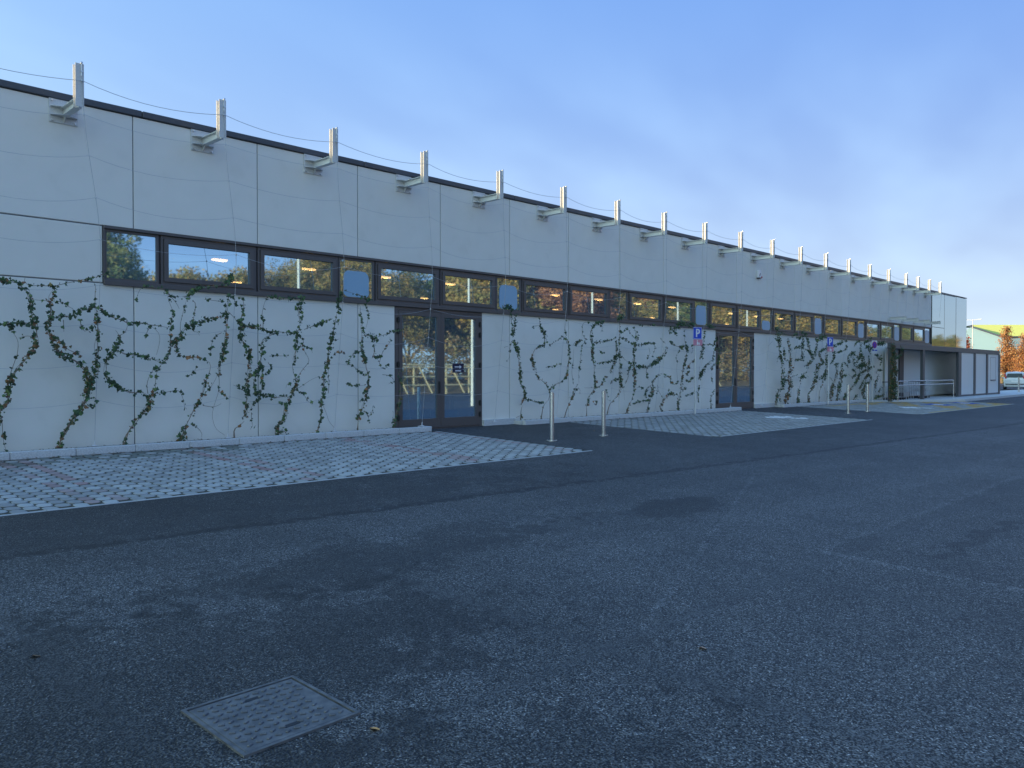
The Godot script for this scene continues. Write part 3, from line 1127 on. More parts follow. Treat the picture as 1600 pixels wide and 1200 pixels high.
func ivy() -> void:
	var where := {"p": "nearest wall", "q": "middle wall", "r": "far wall"}
	var count := {"p": 0, "q": 0, "r": 0}
	for plant in IVY:
		var w: String = plant[0]
		var idx: int = count[w]
		count[w] = idx + 1
		var root := Vector3(plant[1][2], 0.08, net_z(0.1) - 0.02)
		var shift := Vector3.ZERO
		if w == "r" and idx == 11:
			shift = Vector3(-2.95, -0.06, 1.36)      # this one has grown up the shelter's corner post
		var look := "climbing ivy on wires along the %s, %s plant from the left" % [where[w], ordinal(idx)]
		if w == "r" and idx == 11:
			look = "thick dark ivy column beside the trolley shelter"
		var o := thing("ivy_plant", look, "ivy", root + shift, "ivy plants on the trellis")
		var stems := Geo.new()
		var leaves := Geo.new()
		for si in range(1, plant.size()):
			var st: Array = plant[si]
			var dens: int = st[0]
			var brown: int = st[1]
			var cv := Curve3D.new()
			cv.bake_interval = 0.05
			var raw := []
			for k in range(2, st.size(), 2):
				var y: float = st[k + 1]
				raw.append(Vector3(st[k], y, net_z(y) + rng.randf_range(-0.02, 0.03)) - root)
			if si == 1 and raw[0].y < 0.3:
				raw[0].y = 0.0
			for k in raw.size():
				var tg: Vector3 = (raw[mini(k + 1, raw.size() - 1)] - raw[maxi(k - 1, 0)]) * 0.17
				cv.add_point(raw[k], -tg, tg)
			var length := cv.get_baked_length()
			var steps := maxi(3, int(length / 0.07))
			var strands := 1
			if dens >= 4: strands = 2
			if dens >= 6: strands = 3
			for s in strands:
				var pts := []
				var rad := []
				var wob := Vector3(rng.randf() * 9.0, rng.randf() * 9.0, rng.randf() * 9.0)
				var amp := 0.008 + 0.014 * s
				for k in steps + 1:
					var t := float(k) / steps
					var p := cv.sample_baked(t * length)
					p += Vector3(sin(t * length * 7.0 + wob.x), sin(t * length * 6.0 + wob.y) * 0.5, cos(t * length * 8.0 + wob.z)) * amp
					pts.append(p)
					var thick: float = [0.017, 0.011, 0.008][s] if si == 1 else [0.0062, 0.0045, 0.0036][s]
					rad.append(lerpf(thick, 0.0025, t) if dens > 0 else 0.003)
				stems.tube(pts, rad, 4)
			if dens == 0:
				continue
			var per: float = {1: 15.0, 2: 36.0, 4: 84.0, 6: 150.0, 9: 260.0}[dens]
			var spread: float = {1: 0.022, 2: 0.035, 4: 0.048, 6: 0.062, 9: 0.088}[dens]
			if w == "r":
				per *= 1.25
				spread *= 1.35
			var total := int(per * length)
			# leaves come in bunches with thinner stretches between
			var ph := rng.randf() * TAU
			for k in total:
				var t := rng.randf()
				if rng.randf() > 0.62 + 0.38 * sin(t * length * 9.0 + ph):
					continue
				var p := cv.sample_baked(t * length)
				var r := spread * sqrt(rng.randf()) * rng.randf_range(0.4, 1.25)
				var a := rng.randf() * TAU
				p += Vector3(cos(a) * r, sin(a) * r, rng.randf_range(-0.3, 1.0) * spread)
				p.y = maxf(p.y, 0.02)
				var turn := Basis(Vector3.UP, rng.randf_range(-1.1, 1.1)) * Basis(Vector3.RIGHT, rng.randf_range(-0.9, 0.5)) * Basis(Vector3.BACK, rng.randf() * TAU)
				ivy_leaf(leaves, p, 0.022 + 0.05 * pow(rng.randf(), 1.3), turn, ivy_color(brown))
		part("stem", stems.done(M.stem), o)
		var l := part("leaves", leaves.done(M.ivy_leaf), o)
		l.set_meta("kind", "stuff")


# ---------------------------------------------------------------- bollards, signs, alarm, manhole
func disc(radius: float, sides := 28, sy := 1.0) -> PackedVector2Array:
	var p := PackedVector2Array()
	for i in sides:
		p.append(Vector2(cos(TAU * i / sides) * radius, sin(TAU * i / sides) * radius * sy))
	return p

func street_furniture() -> void:
	var spots := [[13.48, 3.56, 1.10, "polished steel bollard nearest the camera, before the first door"], [15.44, 3.50, 1.09, "polished steel bollard right of the nearest one, before the first door"], [30.37, 3.47, 1.06, "distant thin steel bollard before the second door, left of its pair"], [32.37, 3.43, 1.05, "distant thin steel bollard before the second door, right of its pair"], [66.6, 1.25, 0.98, "far steel bollard in front of the parked white car"]]
	var proto: Node3D = null
	for s in spots:
		var at := Vector3(s[0], gy(s[1]) if s[0] < 60.0 else 0.02, s[1])
		if proto:
			copy(proto, s[3], at).rotation = Vector3(rng.randf_range(-0.006, 0.006), rng.randf(), rng.randf_range(-0.006, 0.006))
			continue
		proto = thing("bollard", s[3], "bollard", at, "steel bollards guarding the doors")
		var g := Geo.new()
		g.tube([Vector3(0, 0.006, 0), Vector3(0, 1.075, 0), Vector3(0, 1.09, 0), Vector3(0, 1.098, 0)], [0.051, 0.051, 0.044, 0.02], 24)
		part("post", g.done(M.stainless), proto)
		g = Geo.new()
		g.tube([Vector3(0, -0.01, 0), Vector3(0, 0.010, 0), Vector3(0, 0.014, 0)], [0.13, 0.13, 0.10], 24)
		part("base_plate", g.done(M.stainless), proto)
		for k in 4:
			g = Geo.new()
			var a := PI * 0.25 + PI * 0.5 * k
			g.tube([Vector3(cos(a) * 0.1, 0.012, sin(a) * 0.1), Vector3(cos(a) * 0.1, 0.026, sin(a) * 0.1)], [0.011, 0.011], 6)
			part("bolt", g.done(M.bolt), proto)

	var blue := mat("sign_blue", lin(0.005, 0.07, 0.55), 0.35)
	var white := mat("sign_white", lin(0.78, 0.78, 0.80), 0.4)
	var pink := mat("sign_pink", lin(0.62, 0.26, 0.33), 0.4)
	var red := mat("sign_red", lin(0.50, 0.02, 0.03), 0.4)
	var font := SystemFont.new()
	font.font_names = PackedStringArray(["Droid Sans"])
	font.font_weight = 700
	var facing := Basis(Vector3.UP, -0.28)
	for i in 3:
		var at := Vector3([24.44, 35.56, 40.82][i], 0.0, 0.52)
		var label: String = ["blue parking sign with white P nearest, on the middle wall", "blue parking sign with white P before the far ivy wall", "no-stopping sign on a thin pole left of the trolley shelter"][i]
		var o := thing("parking_sign" if i < 2 else "no_stopping_sign", label, "sign", at, "signs along the facade")
		o.basis = facing
		var g := Geo.new()
		g.tube([Vector3(0, -0.05, 0), Vector3(0, 3.02, 0)], [0.028, 0.028], 14)
		part("pole", g.done(M.painted_steel), o)
		var zf := 0.040
		if i < 2:
			g = Geo.new()
			g.bevel(Vector3(0.06, 2.80, zf), Vector3(0.40, 0.42, 0.014), 0.004)
			var plate := part("sign_plate", g.done(blue), o)
			var tm := TextMesh.new()
			tm.text = "P"
			tm.font = font
			tm.font_size = 64
			tm.pixel_size = 0.0062
			tm.depth = 0.006
			tm.material = white
			part("letter", tm, plate, Vector3(0.06, 2.80, zf + 0.009))
			g = Geo.new()
			g.ring(Vector3(-0.128, 2.602, zf + 0.0072), Vector3(0.248, 2.998, zf + 0.0092), 0.010)
			part("border", g.done(white), plate)
			g = Geo.new()
			g.bevel(Vector3(0.08, 2.475, zf), Vector3(0.42, 0.21, 0.014), 0.004)
			var low := part("lower_plate", g.done(pink), o)
			g = Geo.new()
			# the small white figure on the pink plate
			g.prism(disc(0.022, 14), Vector3(0.05, 2.535, zf + 0.008), Vector3.RIGHT, Vector3.UP, Vector3(0, 0, 0.002))
			g.prism(PackedVector2Array([Vector2(-0.03, -0.08), Vector2(0.03, -0.08), Vector2(0.05, -0.03), Vector2(0.025, 0.03), Vector2(-0.02, 0.03)]), Vector3(0.05, 2.475, zf + 0.008), Vector3.RIGHT, Vector3.UP, Vector3(0, 0, 0.002))
			g.prism(disc(0.026, 14), Vector3(0.13, 2.42, zf + 0.008), Vector3.RIGHT, Vector3.UP, Vector3(0, 0, 0.002))
			g.span(Vector3(0.08, 2.445, zf + 0.008), Vector3(0.16, 2.470, zf + 0.010))
			part("figure", g.done(white), low)
		else:
			g = Geo.new()
			g.bevel(Vector3(0.06, 2.80, zf), Vector3(0.40, 0.42, 0.014), 0.004)
			var plate := part("sign_plate", g.done(white), o)
			g = Geo.new()
			g.prism(disc(0.175), Vector3(0.06, 2.80, zf + 0.008), Vector3.RIGHT, Vector3.UP, Vector3(0, 0, 0.002))
			part("red_ring", g.done(red), plate)
			g = Geo.new()
			g.prism(disc(0.138), Vector3(0.06, 2.80, zf + 0.011), Vector3.RIGHT, Vector3.UP, Vector3(0, 0, 0.002))
			part("blue_field", g.done(blue), plate)
			g = Geo.new()
			for a in [0.785, -0.785]:
				g.box(Vector3(0.06, 2.80, zf + 0.0145), Vector3(0.28, 0.030, 0.002 if a > 0 else 0.003), Basis(Vector3.BACK, a))
			part("red_cross", g.done(red), plate)
			g = Geo.new()
			g.bevel(Vector3(0.08, 2.475, zf), Vector3(0.42, 0.21, 0.014), 0.004)
			var low := part("lower_plate", g.done(white), o)
			g = Geo.new()
			g.span(Vector3(-0.10, 2.50, zf + 0.008), Vector3(0.05, 2.555, zf + 0.010))
			g.span(Vector3(0.09, 2.50, zf + 0.008), Vector3(0.26, 2.555, zf + 0.010))
			part("blue_marks", g.done(blue), low)

	# alarm box under the parapet
	var al := thing("alarm_box", "small white alarm siren box with red lamp high on the wall", "alarm", Vector3(29.93, 5.24, 0.0))
	var ag := Geo.new()
	ag.bevel(Vector3(0, 0.14, 0.055), Vector3(0.25, 0.30, 0.11), 0.02)
	var case_ := part("case", ag.done(white), al)
	ag = Geo.new()
	ag.prism(PackedVector2Array([Vector2(-0.05, 0.02), Vector2(-0.02, 0.02), Vector2(0.02, 0.10), Vector2(0.045, 0.17), Vector2(0.01, 0.15), Vector2(-0.03, 0.10)]), Vector3(0, 0.02, 0.111), Vector3.RIGHT, Vector3.UP, Vector3(0, 0, 0.003))
	part("black_mark", ag.done(M.black), case_)
	ag = Geo.new()
	ag.bevel(Vector3(0.19, 0.03, 0.05), Vector3(0.12, 0.085, 0.08), 0.015)
	part("red_lamp", ag.done(red), al)
	ag = Geo.new()
	ag.bevel(Vector3(-0.01, -0.025, 0.05), Vector3(0.20, 0.025, 0.07), 0.006)
	part("grille", ag.done(M.black), al)

	# manhole cover
	var mx := 2.115
	var mz := 11.665
	var mh := thing("manhole_cover", "square grey cast iron manhole cover set in the asphalt", "manhole cover", Vector3(mx, gy(mz), mz))
	mh.basis = Basis(Vector3.RIGHT, atan(FALL)) * Basis(Vector3.UP, 0.02)
	var iron := mat("cast_iron", Color.WHITE, 0.55, 0.2)
	iron.albedo_texture = ramp_tex(noise_bytes(77, 0.02, 256, 4), 256, [[0.0, Color(0.07, 0.07, 0.073)], [0.5, Color(0.125, 0.125, 0.128)], [1.0, Color(0.19, 0.185, 0.18)]])
	tri_map(iron, 1.6)
	var g := Geo.new()
	g.ring(Vector3(-0.335, -0.335, 0), Vector3(0.335, 0.335, 0.03), 0.020)
	var fm := part("frame", g.done(iron), mh, Vector3(0, -0.018, 0))
	fm.rotation.x = -PI / 2
	g = Geo.new()
	g.bevel(Vector3(0, -0.004, 0), Vector3(0.616, 0.026, 0.616), 0.005)
	var lid := part("lid", g.done(iron), mh)
	g = Geo.new()
	for i in 11:
		for j in 10:
			if (i in [5] and j in [1, 8]) or (i == 10 and j > 2 and j < 8):
				continue
			var c := Vector3(-0.262 + 0.0524 * i, 0.009, -0.258 + 0.0573 * j)
			var flip := 0.5 if (i + j) % 2 else -0.5
			g.bevel(c + Vector3(0, 0.0025, 0), Vector3(0.032, 0.010, 0.016), 0.0035, Basis(Vector3.UP, flip))
	var studs := part("studs", g.done(iron), lid)
	studs.set_meta("kind", "stuff")
	for s in [-1, 1]:
		g = Geo.new()
		g.bevel(Vector3(0.0, 0.0095, s * 0.205), Vector3(0.085, 0.003, 0.030), 0.001)
		part("key_slot", g.done(M.black), lid)


# ---------------------------------------------------------------- trolley shelter
func shelter() -> void:
	var z := 1.5
	var y0 := 0.026
	var top := 2.86
	var o := thing("trolley_shelter", "dark framed trolley shelter with frosted panels against the building", "shelter", Vector3(50.0, y0, 0.0))
	var off := Vector3(-50.0, -y0, 0)
	var g := Geo.new()
	g.bevel(Vector3(50.1, top - 0.13, z) + off, Vector3(19.8, 0.26, 0.16), 0.01)
	part("beam", g.done(M.dark_trim), o)
	g = Geo.new()
	g.prism(PackedVector2Array([Vector2(44.4, 0.02), Vector2(60.0, 0.02), Vector2(60.0, z - 0.09), Vector2(40.6, z - 0.09)]), Vector3(0, top - 0.16, 0) + off, Vector3.RIGHT, Vector3(0, 0, 1), Vector3(0, 0.12, 0))
	part("roof", g.done(M.dark_trim), o)
	for p in [[40.35, 0.18], [45.05, 0.30], [51.35, 0.95], [54.40, 0.34], [57.12, 0.34], [60.02, 0.30]]:
		g = Geo.new()
		var w: float = p[1] if p[1] < 0.5 else 0.55
		g.bevel(Vector3(p[0], (top - 0.26 + y0) * 0.5, z) + off, Vector3(w, top - 0.26 - y0 - 0.004, 0.14), 0.008)
		part("post", g.done(M.dark_trim), o)
	for p in [[51.64, 54.22], [54.58, 56.94], [57.30, 59.86]]:
		g = Geo.new()
		g.bevel(Vector3((p[0] + p[1]) * 0.5, (top - 0.26 + 0.12) * 0.5, z + 0.01) + off, Vector3(p[1] - p[0], top - 0.26 - 0.14, 0.03), 0.004)
		part("frosted_panel", g.done(M.frosted_panel), o)
		g = Geo.new()
		g.bevel(Vector3((p[0] + p[1]) * 0.5, 0.075, z) + off, Vector3(p[1] - p[0], 0.085, 0.10), 0.004)
		part("bottom_rail", g.done(M.dark_trim), o)
	# back panels seen through the open front
	for p in [[43.6, 45.5], [46.4, 49.6], [49.7, 57.5]]:
		g = Geo.new()
		g.bevel(Vector3((p[0] + p[1]) * 0.5, 1.40, 0.12) + off, Vector3(p[1] - p[0], 2.55, 0.03), 0.004)
		part("frosted_panel", g.done(M.frosted_panel), o)
	for x in [45.95]:
		g = Geo.new()
		g.bevel(Vector3(x, 1.36, 0.12) + off, Vector3(0.62, 2.62, 0.10), 0.006)
		part("post", g.done(M.dark_trim), o)
	# notice board on the last panel
	g = Geo.new()
	g.ring(Vector3(57.9, 0.95, z + 0.028) + off, Vector3(59.2, 2.42, z + 0.040) + off, 0.03)
	part("notice_frame", g.done(mat("notice", lin(0.48, 0.44, 0.45), 0.6)), o)
	g = Geo.new()
	g.bevel(Vector3(58.55, 0.93, z + 0.05) + off, Vector3(1.1, 0.035, 0.05), 0.005)
	part("ledge", g.done(M.black), o)
	# rail before the trolleys
	var r := thing("guard_rail", "thin steel tube rail in front of the trolleys", "rail", Vector3(45.3, y0, 1.72))
	g = Geo.new()
	for y in [0.98, 0.78]:
		g.tube([Vector3(-4.5, y, 0), Vector3(4.3, y, 0)], [0.024, 0.024], 8)
	part("rail", g.done(M.stainless), r)
	for x in [-4.5, 4.3]:
		g = Geo.new()
		g.tube([Vector3(x, 0, 0), Vector3(x, 1.0, 0)], [0.026, 0.026], 8)
		part("post", g.done(M.stainless), r)
	# nested trolleys
	var proto: Node3D = null
	for i in 9:
		var at := Vector3(42.6 + 0.36 * i + (2.0 if i > 4 else 0.0), y0, 0.8)
		var label := "shopping trolley in the left nested row inside the shelter, %s along" % ordinal(i) if i < 5 else "shopping trolley in the right nested row inside the shelter, %s along" % ordinal(i - 5)
		if proto:
			copy(proto, label, at)
			continue
		proto = thing("shopping_trolley", label, "trolley", at, "nested shopping trolleys")
		g = Geo.new()
		for y in [0.38, 0.46, 0.54, 0.62, 0.70]:
			var s: float = (y - 0.38) * 0.35
			for q in [[Vector3(-0.35 - s, y, -0.22 - s * 0.5), Vector3(0.42 + s, y, -0.18 - s * 0.4)], [Vector3(-0.35 - s, y, 0.22 + s * 0.5), Vector3(0.42 + s, y, 0.18 + s * 0.4)], [Vector3(0.42 + s, y, -0.18 - s * 0.4), Vector3(0.42 + s, y, 0.18 + s * 0.4)]]:
				g.tube(q, [0.006, 0.006], 4)
		for k in 8:
			var x := -0.35 + 0.11 * k
			for s in [-1, 1]:
				g.tube([Vector3(x, 0.38, s * 0.2), Vector3(x * 1.12, 0.70, s * 0.25)], [0.005, 0.005], 4)
		part("basket", g.done(M.cable), proto)
		g = Geo.new()
		for s in [-1, 1]:
			g.tube([Vector3(0.40, 0.14, s * 0.19), Vector3(-0.40, 0.14, s * 0.24), Vector3(-0.42, 0.55, s * 0.25), Vector3(-0.52, 0.92, s * 0.25)], [0.014, 0.014, 0.014, 0.014], 6)
		part("chassis", g.done(M.cable), proto)
		g = Geo.new()
		g.tube([Vector3(-0.52, 0.92, -0.27), Vector3(-0.52, 0.92, 0.27)], [0.018, 0.018], 8)
		part("handle", g.done(mat("trolley_handle", lin(0.02, 0.03, 0.05), 0.4)), proto)
		for q in [Vector3(0.36, 0.06, -0.18), Vector3(0.36, 0.06, 0.18), Vector3(-0.38, 0.06, -0.23), Vector3(-0.38, 0.06, 0.23)]:
			g = Geo.new()
			g.tube([q - Vector3(0, 0, 0.018), q + Vector3(0, 0, 0.018)], [0.06, 0.06], 12)
			part("wheel", g.done(M.black), proto)


# ---------------------------------------------------------------- vegetation
func clump(seed_: int, big: float) -> ArrayMesh:       # a twig end with a few leaves, one vertex colour
	var r := RandomNumberGenerator.new()
	r.seed = seed_
	var g := Geo.new()
	for i in 7:
		var c := Vector3(r.randfn(), r.randfn(), r.randfn()) * 0.42 * big
		var b := Basis(Vector3(r.randfn(), r.randfn(), r.randfn()).normalized(), r.randf() * TAU)
		var s := r.randf_range(0.22, 0.42) * big
		g.tri(c + b * Vector3(-s, -s, 0) * 0.5, c + b * Vector3(s, -s * 0.6, 0) * 0.5, c + b * Vector3(0, s, s * 0.3) * 0.5)
		g.tri(c + b * Vector3(0, s, s * 0.3) * 0.5, c + b * Vector3(s, -s * 0.6, 0) * 0.5, c + b * Vector3(s * 0.9, s * 0.8, 0) * 0.5)
	return g.done(M.tree_leaf)

func grow(g: Geo, tips: Array, p: Vector3, d: Vector3, length: float, rad: float, depth: int, droop: float) -> void:
	var pts := [p]
	var rads := [rad]
	var q := p
	var dir := d
	var n := 4
	for i in n:
		dir = (dir + Vector3(rng.randfn(), rng.randfn() * 0.7 + droop, rng.randfn()) * 0.13).normalized()
		q += dir * length / n
		pts.append(q)
		rads.append(rad * (1.0 - 0.42 * (i + 1) / n))
		if depth > 0 and i >= 1:
			var kids := 2 if depth > 1 else 3
			for k in kids:
				var side := dir.cross(Vector3(rng.randfn(), rng.randfn(), rng.randfn())).normalized()
				var nd := (dir * rng.randf_range(0.45, 0.9) + side * rng.randf_range(0.5, 1.0) + Vector3(0, 0.12, 0)).normalized()
				grow(g, tips, q, nd, length * rng.randf_range(0.5, 0.72), rads[-1] * 0.55, depth - 1, droop)
		elif depth == 0:
			tips.append(q)
	g.tube(pts, rads, 6 if depth > 1 else 3, false)

func leaves_on(tips: Array, per_tip: int, spread: float, colors: Array, mesh: ArrayMesh) -> MultiMesh:
	var mm := MultiMesh.new()
	mm.transform_format = MultiMesh.TRANSFORM_3D
	mm.use_colors = true
	mm.mesh = mesh
	mm.instance_count = tips.size() * per_tip
	var i := 0
	for t in tips:
		for k in per_tip:
			var at: Vector3 = t + Vector3(rng.randfn(), rng.randfn(), rng.randfn()) * spread
			var b := Basis(Vector3(rng.randfn(), rng.randfn(), rng.randfn()).normalized(), rng.randf() * TAU).scaled(Vector3.ONE * rng.randf_range(0.6, 1.3))
			mm.set_instance_transform(i, Transform3D(b, at))
			var c: Color = colors[rng.randi() % colors.size()]
			var s := rng.randf_range(0.7, 1.25)
			mm.set_instance_color(i, Color(c.r * s, c.g * s, c.b * s))
			i += 1
	return mm

func broadleaf(called: String, label: String, at: Vector3, h: float, per_tip: int, colors: Array, group: String, mesh: ArrayMesh) -> Node3D:
	var o := thing(called, label, "tree", at, group)
	var g := Geo.new()
	var tips := []
	var trunk_top := h * 0.26
	g.tube([Vector3(0, -0.2, 0), Vector3(0.02, trunk_top * 0.5, 0.03), Vector3(0.05, trunk_top, 0)], [h * 0.024, h * 0.018, h * 0.015], 8, false)
	for k in 5:
		var a := TAU * k / 5.0 + rng.randf() * 0.8
		var d := Vector3(cos(a) * 0.55, 1.0, sin(a) * 0.55).normalized() if k < 4 else Vector3(0.05, 1, 0.02)
		grow(g, tips, Vector3(0.05, trunk_top * (0.8 + 0.05 * k), 0), d, h * (0.30 if k < 4 else 0.40), h * 0.010, 3, 0.02)
	part("trunk", g.done(M.bark), o)
	var crown := MultiMeshInstance3D.new()
	crown.name = "crown"
	crown.multimesh = leaves_on(tips, per_tip, h * 0.022, colors, mesh)
	crown.set_meta("kind", "stuff")
	o.add_child(crown)
	return o

func conifer(called: String, label: String, at: Vector3, h: float, wide: float, colors: Array, group: String, mesh: ArrayMesh) -> Node3D:
	var o := thing(called, label, "tree", at, group)
	var g := Geo.new()
	var tips := []
	g.tube([Vector3(0, -0.2, 0), Vector3(0, h * 0.5, 0), Vector3(0, h, 0)], [h * 0.02, h * 0.012, 0.012], 8, false)
	for k in 74:
		var y := h * (0.16 + 0.82 * pow(float(k) / 74.0, 0.9))
		var r := wide * pow(1.0 - (y / h), 0.75) * rng.randf_range(0.65, 1.1) + 0.12
		var a := rng.randf() * TAU
		var e := Vector3(cos(a) * r, y + r * 0.22, sin(a) * r)
		g.tube([Vector3(0, y, 0), e], [0.022, 0.005], 3, false)
		var m := maxi(3, int(r * 7.0))
		for s in m:
			tips.append(Vector3(0, y, 0).lerp(e, (s + 0.7) / m))
	part("trunk", g.done(M.bark), o)
	var crown := MultiMeshInstance3D.new()
	crown.name = "crown"
	crown.multimesh = leaves_on(tips, 2, 0.14, colors, mesh)
	crown.set_meta("kind", "stuff")
	o.add_child(crown)
	return o


# ---------------------------------------------------------------- cars
func car(label: String, at: Vector3, turn: float, paint: Color) -> Node3D:
	var o := thing("parked_car", label, "car", at, "parked cars")
	o.rotation.y = turn
	var pm := mat("paint_%d" % names["parked_car"], paint, 0.25)
	pm.clearcoat_enabled = true
	pm.clearcoat = 0.6
	pm.clearcoat_roughness = 0.05
	# stations: x, underside, belt, roof, half widths at sill, belt and roof
	var st := [[-1.78, 0.42, 0.78, 0.82, 0.68, 0.72, 0.66], [-1.74, 0.26, 0.93, 0.99, 0.76, 0.79, 0.72], [-1.62, 0.22, 0.95, 1.36, 0.78, 0.81, 0.62], [-1.46, 0.22, 0.95, 1.47, 0.785, 0.815, 0.60], [-0.5, 0.22, 0.95, 1.52, 0.79, 0.82, 0.61], [0.2, 0.22, 0.94, 1.48, 0.79, 0.82, 0.60], [0.95, 0.22, 0.92, 1.00, 0.79, 0.81, 0.64], [1.55, 0.23, 0.82, 0.86, 0.77, 0.77, 0.60], [1.76, 0.30, 0.68, 0.70, 0.72, 0.70, 0.56], [1.82, 0.42, 0.56, 0.58, 0.62, 0.62, 0.50]]
	var rings := []
	for s in st:
		var r := []
		for q in [[s[4] - 0.06, s[1]], [s[4], s[1] + 0.07], [(s[4] + s[5]) * 0.5 + 0.015, (s[1] + s[2]) * 0.5], [s[5], s[2] - 0.03], [s[5] - 0.02, s[2] + 0.01], [s[6] + 0.03, lerpf(s[2], s[3], 0.86)], [s[6] - 0.04, lerpf(s[2], s[3], 0.97)], [0.0, s[3] + 0.012]]:
			r.append(Vector3(s[0], q[1], q[0]))
		for k in range(6, -1, -1):
			r.append(Vector3(r[k].x, r[k].y, -r[k].z))
		rings.append(r)
	var g := Geo.new()
	var inside := Vector3(0, 0.7, 0)
	for i in rings.size() - 1:
		for k in 14:
			g.quad_from(rings[i][k], rings[i][k + 1], rings[i + 1][k + 1], rings[i + 1][k], Vector3((st[i][0] + st[i + 1][0]) * 0.5, 0.7, 0))
		g.quad_from(rings[i][14], rings[i][0], rings[i + 1][0], rings[i + 1][14], inside)
	for e in [0, rings.size() - 1]:
		for k in range(1, 13):
			g.tri_from(rings[e][0], rings[e][k], rings[e][k + 1], inside)
	var body := part("body", g.done(pm), o)
	g = Geo.new()
	g.quad(Vector3(-1.752, 1.02, 0.60), Vector3(-1.752, 1.02, -0.60), Vector3(-1.628, 1.36, -0.52), Vector3(-1.628, 1.36, 0.52))
	part("rear_window", g.done(mat("car_glass", lin(0.03, 0.04, 0.045), 0.06)), body)
	for s in [-1.0, 1.0]:
		g = Geo.new()
		g.quad_from(Vector3(-1.30, 0.985, s * 0.815), Vector3(0.70, 0.985, s * 0.815), Vector3(0.20, 1.38, s * 0.668), Vector3(-1.20, 1.40, s * 0.665), inside)
		part("side_window", g.done(M.car_glass), body)
		g = Geo.new()
		g.bevel(Vector3(-1.70, 1.13, s * 0.665), Vector3(0.10, 0.42, 0.13), 0.03, Basis(Vector3.RIGHT, s * 0.16) * Basis(Vector3.BACK, -0.32))
		part("tail_light", g.done(mat("tail_red", lin(0.45, 0.015, 0.02), 0.2)), o)
		g = Geo.new()
		g.bevel(Vector3(0.55, 0.98, s * 0.90), Vector3(0.14, 0.12, 0.16), 0.03)
		part("door_mirror", g.done(pm), o)
		for x in [-1.12, 1.15]:
			g = Geo.new()
			g.tube([Vector3(x, 0.29, s * 0.62), Vector3(x, 0.29, s * 0.66), Vector3(x, 0.29, s * 0.80), Vector3(x, 0.29, s * 0.82)], [0.24, 0.29, 0.29, 0.24], 20)
			var w := part("wheel", g.done(M.black), o)
			g = Geo.new()
			g.tube([Vector3(x, 0.29, s * 0.815), Vector3(x, 0.29, s * 0.828)], [0.18, 0.17], 16)
			part("rim", g.done(M.bolt), w)
	g = Geo.new()
	g.bevel(Vector3(-1.78, 0.47, 0), Vector3(0.07, 0.07, 1.38), 0.02)
	part("bumper_strip", g.done(M.black), o)
	g = Geo.new()
	g.bevel(Vector3(-1.775, 0.70, 0), Vector3(0.03, 0.12, 0.50), 0.006)
	part("number_plate", g.done(M.sign_white), o)
	return o

